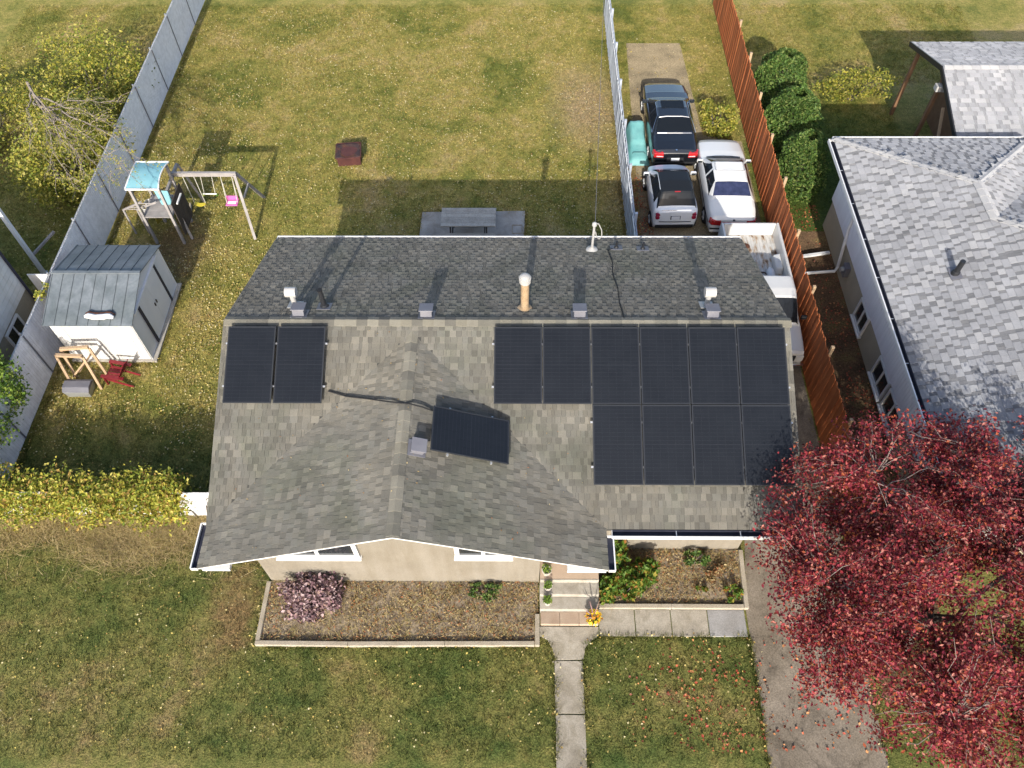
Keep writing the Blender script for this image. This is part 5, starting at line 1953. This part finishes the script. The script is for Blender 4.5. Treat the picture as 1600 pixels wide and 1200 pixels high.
def branch_tree(name, label, base, trunk_top, trunk_r, limbs, crown_c, crown_r, n_tw, leaves_per, leaf_size, spread, leafm, barkm,
                shell=.45, bare=0.0, cat='tree', group=None, zmin=None, keep=None, twigm=None):
    t = thing(name, label, cat, tuple(base), world_built=True, group=group)
    tr_ = MB()
    tr_.tube(wig(base, trunk_top, 5, .08), [trunk_r * (1 - .08 * i) for i in range(6)], 10)
    nodes = []
    lm = MB()
    cc = Vector(crown_c)
    for i in range(limbs):
        a = 2 * math.pi * (i + rng.random() * .6) / limbs
        el = rng.uniform(-.05, .75)
        e = cc + Vector((math.cos(a) * math.cos(el) * crown_r[0] * .72, math.sin(a) * math.cos(el) * crown_r[1] * .72, math.sin(el) * crown_r[2] * .75))
        pl = wig(trunk_top, e, 7, .16)
        lm.tube(pl, [trunk_r * .42 * (1 - .11 * k) for k in range(8)], 7)
        nodes += pl[2:]
    tr_.build('trunk', barkm, t, smooth=True)
    lm.build('limb', barkm, t, smooth=True)
    pts, dirs = ell_points(n_tw, crown_c, crown_r, shell)
    tw = MB()
    cen = []
    nodes_np = np.array([tuple(q_) for q_ in nodes])
    for p_, d_ in zip(pts, dirs):
        nz = noise.noise(Vector((p_[0] * .55, p_[1] * .55, p_[2] * .7)))
        if nz < -.20: continue
        if zmin is not None and p_[2] < zmin: continue
        if keep is not None and not keep(p_): continue
        j = int(np.argmin(np.sum((nodes_np - p_) ** 2, axis=1)))
        path = wig(nodes[j], p_, 4, .2)
        r0 = min(.013, trunk_r * .2)
        tw.tube(path, [r0, r0 * .8, r0 * .6, r0 * .4, r0 * .22], 4, cap=False)
        if rng.random() < bare: continue
        k = max(3, int(leaves_per * rng.uniform(.5, 1.5)))
        tt = rng.random(k) ** .45
        seg = np.array([tuple(q_) for q_ in path])
        idx = np.clip((tt * 4).astype(int), 0, 3)
        fr = (tt * 4 - idx)[:, None]
        cp_ = seg[idx] * (1 - fr) + seg[idx + 1] * fr
        far = tt > .35
        cp_ = cp_[far]
        cen.append(cp_ + rng.normal(size=cp_.shape) * spread)
    tw.build('twig', twigm or barkm, t, kind='stuff')
    C_ = np.concatenate(cen)
    leaf_obj('crown', C_, leaf_size * rng.uniform(.45, 1.5, len(C_)), leafm, t, up=.55)
    return t


# red crab-apple over the driveway
branch_tree('red_tree', 'crab-apple tree with crimson leaves overhanging the driveway', (9.75, -6.2, 0), (9.6, -6.0, 1.9), .17, 9,
            (9.8, -5.95, 4.05), (4.75, 4.25, 2.2), 1300, 175, .070, .15, MT['leaf_red'], MT['bark'], shell=.30, bare=.07, zmin=2.0,
            twigm=MT['twig'], keep=lambda q_: not (q_[0] > NX0 - .3 and q_[1] > NS - .3 and q_[2] < n_top(q_[0], q_[1]) + .35))
# yellow-green shrub and thin bare tree over the left fence
def bush(name, label, c, r, n, size, m, stems=6, cat='shrub', up=.6, group=None, shell=.55, noise_cut=-.15, zmin=.05, freq=1.3):
    base = (c[0], c[1], 0)
    t = thing(name, label, cat, base, world_built=True, group=group)
    b = MB()
    for i in range(stems):
        a = 2 * math.pi * (i + rng.random()) / stems
        e = (c[0] + math.cos(a) * r[0] * .6, c[1] + math.sin(a) * r[1] * .6, c[2] + r[2] * rng.uniform(.0, .6))
        b.tube(wig((c[0] + math.cos(a) * .06, c[1] + math.sin(a) * .06, 0), e, 5, .14), [.022, .018, .014, .011, .008, .004], 5, cap=False)
    b.build('stem', MT['bark'], t)
    # clumps then leaves
    nc = max(8, n // 34)
    cl, _ = ell_points(nc, c, r, shell)
    ok = np.array([noise.noise(Vector(q_) * freq) > noise_cut for q_ in cl]) & (cl[:, 2] > zmin)
    cl = cl[ok]
    k = max(1, n // max(1, len(cl)))
    C_ = np.repeat(cl, k, axis=0) + rng.normal(size=(len(cl) * k, 3)) * np.array(r) * .13
    C_[:, 2] = np.maximum(C_[:, 2], zmin)
    leaf_obj('foliage', C_, size * rng.uniform(.6, 1.35, len(C_)), m, t, up=up)
    return t


bush('large_shrub', 'big yellow-green leafy shrub crowding the far side of the slat fence', (-15.9, 10.9, 1.35), (1.75, 2.1, 1.45), 9000, .12, MT['leaf_yg'], 9, freq=.9)
bush('large_shrub', 'yellow-green shrub behind the slat fence where the back lawn ends', (-16.6, 15.4, 1.3), (2.2, 2.3, 1.4), 8000, .12, MT['leaf_yg'], 9, freq=.9)
bush('large_shrub', 'loose yellowing shrub at the outer left beyond the bare tree', (-20.0, 13.5, 1.1), (2.0, 2.4, 1.2), 5000, .12, MT['leaf_yg'], 8, freq=.9)
tt_ = P(42, 128, 3.7)
bt = thing('bare_tree', 'thin half-bare tree with grey branches reaching over the slat fence', 'tree', (tt_.x - .3, tt_.y + .3, 0), world_built=True)
b = MB()
b.tube(wig((tt_.x - .3, tt_.y + .3, 0), tt_, 5, .08), [.12, .105, .09, .075, .06, .045], 8)
b.build('trunk', MT['pale_bark'], bt, smooth=True)
lim, twg, cen = MB(), MB(), []
for (ex, ey, z_) in ((238, 262, 3.2), (232, 300, 3.0), (190, 262, 3.3), (150, 290, 2.8), (118, 300, 2.6), (88, 280, 2.7), (50, 225, 3.2), (165, 190, 3.6), (210, 215, 3.2), (120, 245, 3.4), (178, 285, 2.8), (140, 215, 3.9), (195, 160, 3.3)):
    e = P(ex, ey, z_)
    st_ = Vector((tt_.x - .3, tt_.y + .3, 0)).lerp(tt_, rng.uniform(.45, 1.0))
    pl = wig(st_, e, 8, .07)
    lim.tube(pl, [.036, .031, .026, .021, .017, .013, .010, .007, .004], 6)
    for _ in range(26):
        k = rng.integers(2, 8)
        q_ = pl[k] + (pl[k + 1] - pl[k]) * rng.random()
        d_ = (pl[8] - pl[0]).normalized() + Vector(rng.normal(size=3)) * .42
        ln = rng.uniform(.3, .95)
        tp_ = wig(q_, q_ + d_.normalized() * ln, 3, .2)
        twg.tube(tp_, [.007, .006, .004, .002], 4, cap=False)
        if rng.random() < .7:
            for _ in range(16):
                cen.append(np.array(tp_[rng.integers(1, 4)]) + rng.normal(size=3) * .07)
lim.build('limb', MT['pale_bark'], bt, smooth=True)
twg.build('twig', MT['twig'], bt, kind='stuff')
cen = np.array(cen)
leaf_obj('crown', cen, .06 * rng.uniform(.6, 1.3, len(cen)), MT['leaf_yg'], bt)

# green bush over the fence lower down and vine
bush('leafy_bush', 'bright green bush leaning over the slat fence near the vine', (-14.5, -.15, 1.8), (.95, 1.35, 1.1), 9000, .10, MT['leaf_green'], 7, freq=1.2)
bush('climber', 'small green climber on the slat fence beside the shed corner', (-14.1, 3.9, 1.55), (.32, .45, .45), 900, .075, MT['leaf_yg'], 4)
vt = thing('vine', 'yellow-green vine spilling over the low white fence', 'vine', (-10.5, VY, 0), world_built=True)
b = MB()
for i in range(16):
    x = -14.0 + i * .42 + rng.uniform(-.15, .15)
    b.tube(wig((x, VY - .06, 0), (x + rng.uniform(-.5, .5), VY + rng.uniform(-.1, .25), 1.55), 6, .2), [.018, .016, .014, .012, .010, .007, .004], 5, cap=False)
b.build('stem', MT['bark'], vt)
cen = []
for i in range(1000):
    x = -14.6 + 7.4 * rng.random()
    f_ = noise.noise(Vector((x * .7, 3.1, 0)))
    wdt = .34 + .16 * f_
    if x > -8.5: continue
    y = VY + .04 + rng.normal() * wdt * .8
    top = 1.52 + .16 * f_ - .3 * max(0, (x + 7.9) / .7)
    z = top - abs(rng.normal()) * (.16 + .22 * (abs(y - VY) > .3)) - (.5 * rng.random() if y < VY - .15 else 0)
    if y < VY - .05 and rng.random() < .12: continue
    if noise.noise(Vector((x * 1.7, y * 2, z * 2))) < -.28: continue
    k = rng.integers(12, 30)
    cen.append(np.array([x, y, max(z, .15)]) + rng.normal(size=(k, 3)) * np.array([.13, .11, .09]))
for i in range(420):
    x = -14.6 + 5.9 * rng.random()
    if noise.noise(Vector((x * 1.1, 7.7, 0))) < -.12 and rng.random() < .8: continue
    z = .25 + 1.15 * rng.random() ** .7
    y = VY - .05 - abs(rng.normal()) * .14
    k = rng.integers(10, 22)
    cen.append(np.array([x, y, z]) + rng.normal(size=(k, 3)) * np.array([.14, .06, .10]))
cen = np.concatenate(cen)
cen[:, 1] = np.where(np.abs(cen[:, 1] - VY) < .02, VY - .03, cen[:, 1])
leaf_obj('foliage', cen, .10 * rng.uniform(.55, 1.35, len(cen)), MT['leaf_vine'], vt, up=.5)

# cedars behind the orange fence
def cedar(c, r, h, label, n=11000):
    t = thing('cedar', label, 'tree', (c[0], c[1], 0), world_built=True, group=None)
    MB().tube(wig((c[0], c[1], 0), (c[0], c[1], h * .85), 4, .03), [.07, .06, .05, .035, .02], 7).build('trunk', MT['bark'], t)
    a = rng.random(n) * 2 * math.pi
    zz_ = rng.random(n) ** .75
    prof = np.sqrt(np.clip(1 - (zz_ - .30) ** 2 / .55, .02, 1))
    rr = r * prof * (.62 + .42 * rng.random(n) ** .5)
    for i in range(0, n):
        rr[i] *= 1 + .30 * noise.noise(Vector((math.cos(a[i]) * 2.2 + c[0], math.sin(a[i]) * 2.2 + c[1], zz_[i] * 5))) + .14 * noise.noise(Vector((math.cos(a[i]) * 6, math.sin(a[i]) * 6 + c[1], zz_[i] * 13)))
    C_ = np.stack([c[0] + rr * np.cos(a), c[1] + rr * np.sin(a), .1 + zz_ * h], 1)
    leaf_obj('crown', C_, .115 * rng.uniform(.6, 1.3, n), MT['leaf_cedar'], t, up=.35, ratio=.5)
    return t


cedar((10.25, 10.25), .92, 2.35, 'rounded cedar bush next to the white downspout pipes')
cedar((10.2, 12.35), 1.02, 2.55, 'rounded cedar bush standing in the middle of the cedar row')
cedar((10.2, 14.6), 1.0, 2.6, 'rounded cedar bush at the far end of the cedar row')
bush('shrub', 'yellow-green shrub growing between the black sedan and the orange fence', (7.95, 13.75, .55), (.72, .95, .55), 2600, .10, MT['leaf_yg'], 7)
bush('shrub', 'pale leafy shrub on the lawn edge behind the cedars', (13.6, 15.6, .6), (1.6, .7, .6), 2600, .10, MT['leaf_yg'], 7)

# front beds
bush('purple_shrub', 'rounded shrub with dusty purple leaves in the wide flower bed', (-4.85, -5.10, .48), (.72, .62, .50), 3300, .105, MT['leaf_purple'], 9, up=.9, noise_cut=-.3)
bush('low_shrub', 'small dark green shrub against the wall under the right front window', (-.55, -4.85, .16), (.42, .22, .18), 700, .07, MT['leaf_cedar'], 5, noise_cut=-.3)
for i, (x, y, rx, ry, h, lab) in enumerate(((2.78, -4.05, .34, .36, .62, 'tall green peony with one orange stem, right beside the porch wall'),
                                       (3.05, -4.75, .50, .36, .50, 'green peony with orange-tinged leaves behind the timber edging'),
                                       (3.55, -4.42, .34, .30, .48, 'peony turning yellow and orange in the small bed'))):
    bush('peony', lab, (x, y, h), (rx, ry, h * .85), 1500, .115, MT['leaf_peony'], 8, up=.8, noise_cut=-.35)
bush('peony', 'spreading green peony next to the concrete steps', (2.62, -4.85, .38), (.28, .30, .36), 900, .11, MT['leaf_peony'], 6, up=.8)
bush('low_shrub', 'dark low shrub by the garage wall in the small bed', (4.95, -3.98, .24), (.34, .24, .26), 700, .07, MT['leaf_cedar'], 5)
bush('low_plant', 'yellow-green clump at the driveway corner of the small bed', (5.78, -4.85, .13), (.24, .26, .16), 380, .095, MT['leaf_peony'], 5)
bush('low_plant', 'small pale green clump in the middle of the small bed', (4.98, -4.72, .10), (.20, .18, .13), 220, .085, MT['leaf_peony'], 5)
bush('dry_clump', 'rust-brown dried plant clump near the driveway in the small bed', (5.55, -4.35, .12), (.36, .24, .14), 420, .085, MT['leaf_dry'], 6)

# pots on the steps
def pot(x, y, z, r, h, label, leafm, n, fl=0, tall=0):
    t = thing('potted_plant', label, 'potted plant', (x, y, z))
    MB().lathe((0, 0, 0), [(r * .72, 0), (r, h), (r * 1.08, h), (r * 1.08, h + .025), (r * .9, h + .025), (r * .86, h - .02), (.01, h - .02)], 18).build('pot', MT['terracotta'], t)
    c_, _ = ell_points(n, (0, 0, h + .07), (r * 1.15, r * 1.15, .14), .2)
    c_[:, 2] = np.maximum(c_[:, 2], h - .01)
    leaf_obj('foliage', c_, .055 * rng.uniform(.6, 1.3, n), leafm, t)
    if fl:
        c_, _ = ell_points(fl, (0, 0, h + .14), (r * 1.5, r * 1.5, .14), .6)
        c_[:, 2] = np.maximum(c_[:, 2], h + .02)
        leaf_obj('flower', c_, .06 * rng.uniform(.7, 1.3, fl), MT['petal'], t, up=1.2, ratio=.9)
    if tall:
        b_ = MB()
        for i in range(tall):
            a = rng.random() * 6.28
            b_.tube([(0, 0, h), (math.cos(a) * .12, math.sin(a) * .12, h + .35), (math.cos(a) * .3, math.sin(a) * .3, h + .55)], [.02, .016, .002], 5)
        b_.build('spike_leaf', MT['leaf_purple'], t)
    return t


pot(1.03, -4.55, .68, .12, .20, 'small potted plant on the porch landing', MT['leaf_green'], 150)
pot(1.06, -4.88, .505, .105, .16, 'small potted plant on the upper concrete step', MT['leaf_green'], 150)
pot(1.05, -5.20, .335, .105, .16, 'small potted plant on the lower concrete step', MT['leaf_green'], 150)
pot(2.18, -5.62, .165, .14, .20, 'pot of yellow and orange flowers at the foot of the steps', MT['leaf_peony'], 220, 150, 7)

# ------------------------------------------------------------------ grass, litter
def inside(poly, X, Y):
    r = np.zeros(len(X), bool)
    n = len(poly)
    j = n - 1
    for i in range(n):
        xi, yi = poly[i]
        xj, yj = poly[j]
        c_ = ((yi > Y) != (yj > Y)) & (X < (xj - xi) * (Y - yi) / (yj - yi + 1e-12) + xi)
        r ^= c_
        j = i
    return r


def rect(x0, x1, y0, y1):
    return [(x0, y0), (x1, y0), (x1, y1), (x0, y1)]


HOUSE_F = rect(XL - .02, XR + .02, -YB, YB)
WING_F = rect(XL - .02, WXR, -4.57, -YB)
AREAS = [HOUSE_F, WING_F, DRIVE, PARK, SLAB, BEDL, BEDR, rect(.8, 2.4, -5.95, -3.6), rect(1.15, 1.96, -14, -5.9), rect(2.3, 6.1, -5.97, -5.1),
         rect(SX0 - .06, SX1 + .12, SY0 - .06, SY1 + .06), rect(9.06, 24, -6.0, 8.2), rect(NX0, 24, 8.0, 9.2), rect(gx0 + .3, 24, gy0, gy0 + 7), rect(LX - 9, LX, -4.6, 4.5),
         rect(XR, 6.4, -3.7, 4.2), rect(-6.2, .9, -6.25, -4.5)]


def scatter(n, x0, x1, y0, y1, avoid=AREAS, extra=None):
    X = rng.uniform(x0, x1, n)
    Y = rng.uniform(y0, y1, n)
    ok = np.ones(n, bool)
    for a in avoid:
        ok &= ~inside(a, X, Y)
    if extra is not None:
        ok &= extra(X, Y)
    return X[ok], Y[ok]


def nz2(X, Y, s, o=0.0):
    return np.array([noise.noise(Vector((x * s + o, y * s, o * .7))) for x, y in zip(X, Y)])


def blades(name, X, Y, per, h0, h1, w, m, lean=.5, z0=0.0, rad=.05):
    n = len(X) * per
    bx = np.repeat(X, per) + rng.normal(size=n) * rad
    by = np.repeat(Y, per) + rng.normal(size=n) * rad
    a = rng.random(n) * 2 * math.pi
    h = rng.uniform(h0, h1, n)
    dx, dy = np.cos(a), np.sin(a)
    lx = rng.normal(size=n) * lean * h
    ly = rng.normal(size=n) * lean * h
    V = np.empty((n, 3, 3))
    V[:, 0] = np.stack([bx - dx * w, by - dy * w, np.full(n, z0)], 1)
    V[:, 1] = np.stack([bx + dx * w, by + dy * w, np.full(n, z0)], 1)
    V[:, 2] = np.stack([bx + lx, by + ly, z0 + h], 1)
    o = link_mesh(name, np_mesh(name, V.reshape(-1, 3), np.arange(n * 3).reshape(n, 3)), m)
    return o


X, Y = scatter(215000, -22, 20, -8.8, 22.5)
o = blades('lawn_grass', X, Y, 4, .02, .07, .010, MT['grass'], .9)
setp(o, 'short mown lawn grass around the house', 'grass', kind='stuff')
# tall dry grass in front of the vine fence
X, Y = scatter(26000, -13.6, -6.3, -4.6, -2.75, extra=lambda x, y: rng.random(len(x)) < .62 * np.clip((y + 4.15 + .35 * np.sin(x * 1.3 + 2)) / 1.0, .02, 1))
o = blades('dry_grass', X, Y, 3, .06, .24, .006, MT['dry_grass'], 1.4)
setp(o, 'tall dry tan grass along the foot of the vine-covered fence', 'dry grass', kind='stuff')
# dry stems and litter in the flower beds
def bed_litter(name, label, poly, n, mlist):
    xs_ = [p_[0] for p_ in poly]; ys_ = [p_[1] for p_ in poly]
    X, Y = scatter(n, min(xs_), max(xs_), min(ys_), max(ys_), avoid=[], extra=lambda x, y: inside(poly, x, y))
    C_ = np.stack([X, Y, .085 + rng.random(len(X)) * .03], 1)
    nzv = nz2(X, Y, 1.3, 3)
    C_ = C_[(nzv > -.25) | (rng.random(len(X)) < .35)]
    o = leaf_obj(name, C_, .055 * rng.uniform(.5, 1.5, len(C_)), mlist, None, up=1.5, ratio=.45)
    setp(o, label, 'leaf litter', kind='stuff')
    return X, Y


X, Y = bed_litter('leaf_litter', 'dry leaf litter scattered over the wide flower bed', BEDL, 4200, MT['leaf_dry'])
o = blades('dry_stalks', X[:1500], Y[:1500], 3, .05, .16, .006, MT['dry_grass'], 1.4, .05)
setp(o, 'dead tan stalks lying in the wide flower bed', 'dead stalks', kind='stuff')
X, Y = bed_litter('leaf_litter', 'red-brown leaf litter scattered over the small bed', BEDR, 2600, MT['leaf_dry'])
o = blades('dry_stalks', X[:900], Y[:900], 3, .05, .16, .006, MT['dry_grass'], 1.4, .05)
setp(o, 'dead tan stalks lying in the small bed by the driveway', 'dead stalks', kind='stuff')


def litter(name, label, n, x0, x1, y0, y1, m, size, cut=-.2, avoid=AREAS, z=.03, s=.5, extra=None):
    X, Y = scatter(n, x0, x1, y0, y1, avoid=avoid, extra=extra)
    nzv = nz2(X, Y, s, 9)
    n2_ = nz2(X, Y, s * 3.1, 5)
    ok = rng.random(len(X)) < np.clip(.35 + 1.3 * (nzv - cut) + .9 * n2_, .05, 1)
    X, Y = X[ok], Y[ok]
    C_ = np.stack([X, Y, z + rng.random(len(X)) * .03], 1)
    o = leaf_obj(name, C_, size * rng.uniform(.5, 1.35, len(X)), m, None, up=1.8, ratio=.75, fold=.1)
    setp(o, label, 'fallen leaves', kind='stuff')


litter('fallen_leaves', 'small pale yellow leaves strewn over the back lawn', 38000, -13.9, 3.9, 0.0, 22.0, MT['leaf_litter'], .052, -.3)
litter('fallen_leaves', 'thick yellow-brown leaves around the playset and shed', 6500, -13.9, -8.5, -2.3, 14.0, MT['leaf_litter'], .055, -.1)
litter('fallen_leaves', 'few yellow leaves on the front lawn', 2200, -12.5, 8.0, -8.6, -2.8, MT['leaf_litter'], .048, -.2)
litter('fallen_leaves', 'yellow leaves on the grass beyond the slat fence', 3200, -22, -14.2, 4.5, 20, MT['leaf_litter'], .065, -.2)
litter('fallen_leaves', 'red-brown leaves along the foot of the orange fence', 6000, 9.05, 10.95, -7.5, 9.5, MT['leaf_litter_red'], .065, -.1, avoid=[])
litter('fallen_leaves', 'rust red leaves drifted between the blue-grey fence and the small car', 1600, 4.12, 5.0, 5.5, 11.0, MT['leaf_litter_red'], .06, .0, avoid=[])
litter('fallen_leaves', 'scattered leaves on the dirt between the parked cars', 1800, 4.2, 8.9, 7.5, 20.0, MT['leaf_litter'], .06, .0, avoid=[])
litter('fallen_leaves', 'crimson leaves fallen beside the driveway and walk slabs', 1100, 3.0, 8.9, -8.6, -5.95, MT['leaf_litter_red'], .07, .05, avoid=[rect(1, 6.1, -5.95, -5)])

# debris on the roofs
RX = np.concatenate([rng.uniform(-6.6, 6.6, 120), rng.uniform(-6, 2, 60)])
RY = np.concatenate([rng.uniform(-4.4, -.2, 120), rng.uniform(-5.3, -1, 60)])
RZ = np.array([max(zmain(x, y) if y > -HD else -9, zgab(x, y) if (-HW < x < GW and y < -.3) else -9) for x, y in zip(RX, RY)])
ok = ~((RX > -.4) & (RY > -1.9) | (RX > 1.9) & (RY > -3.6) | (RX < -4) & (RY > -1.9) | (RX > -1.8) & (RX < .3) & (RY < -2) & (RY > -3.8))
o = leaf_obj('roof_leaves', np.stack([RX, RY, RZ + .03], 1)[ok], .045 * rng.uniform(.5, 1.3, int(ok.sum())), MT['leaf_dry'], None, up=2.0, ratio=.5)
setp(o, 'few dry leaf scraps caught on the bungalow shingles', 'fallen leaves', kind='stuff')

# grass creeping over the edges of paths and beds, and leaves drifted along them
ED = [((1.2, -6.5), (1.2, -13)), ((1.92, -6.5), (1.92, -13)), ((2.33, -5.96), (6.05, -5.96)), ((6.08, -5.95), (6.03, -9.5)), ((-6.24, -4.7), (-6.26, -6.24)),
      ((-6.2, -6.26), (.75, -6.24)), ((.82, -5.98), (1.06, -6.05)), ((1.06, -6.05), (1.22, -6.5)), ((2.33, -5.95), (1.95, -6.3)), ((-3.2, 7.6), (-3.16, 9.13)),
      ((-3.14, 9.13), (.52, 9.18)), ((.50, 7.6), (.55, 9.16)), ((8.78, -6.0), (8.75, -9.5)), ((-13.9, -2.0), (-13.9, 20)), ((4.0, 5.5), (4.0, 20)), ((-13.6, 2.4), (-11.0, 2.4)), ((-10.9, 2.5), (-10.9, 5.7))]
ex, ey, lx_, ly_ = [], [], [], []
for (xa, ya), (xb, yb) in ED:
    L_ = math.hypot(xb - xa, yb - ya)
    k = int(L_ * 90)
    t = rng.random(k)
    cl = np.array([noise.noise(Vector((v_ * L_ * 2.2, xa, ya))) for v_ in t])
    t = t[cl > -.18]
    k = len(t)
    ex.append(xa + (xb - xa) * t + rng.normal(size=k) * .025); ey.append(ya + (yb - ya) * t + rng.normal(size=k) * .025)
    k = int(L_ * 9)
    t = rng.random(k)
    lx_.append(xa + (xb - xa) * t + rng.normal(size=k) * .07); ly_.append(ya + (yb - ya) * t + rng.normal(size=k) * .07)
o = blades('edge_grass', np.concatenate(ex), np.concatenate(ey), 4, .04, .11, .008, MT['grass'], .9, .0, .02)
setp(o, 'longer untrimmed grass along paths, slab and bed edges', 'grass', kind='stuff')
lx_, ly_ = np.concatenate(lx_), np.concatenate(ly_)
o = leaf_obj('drifted_leaves', np.stack([lx_, ly_, .06 + rng.random(len(lx_)) * .03], 1), .055 * rng.uniform(.5, 1.4, len(lx_)), MT['leaf_litter'], None, up=1.6, ratio=.7)
setp(o, 'yellow-brown leaves drifted against edging, slab and fence feet', 'fallen leaves', kind='stuff')
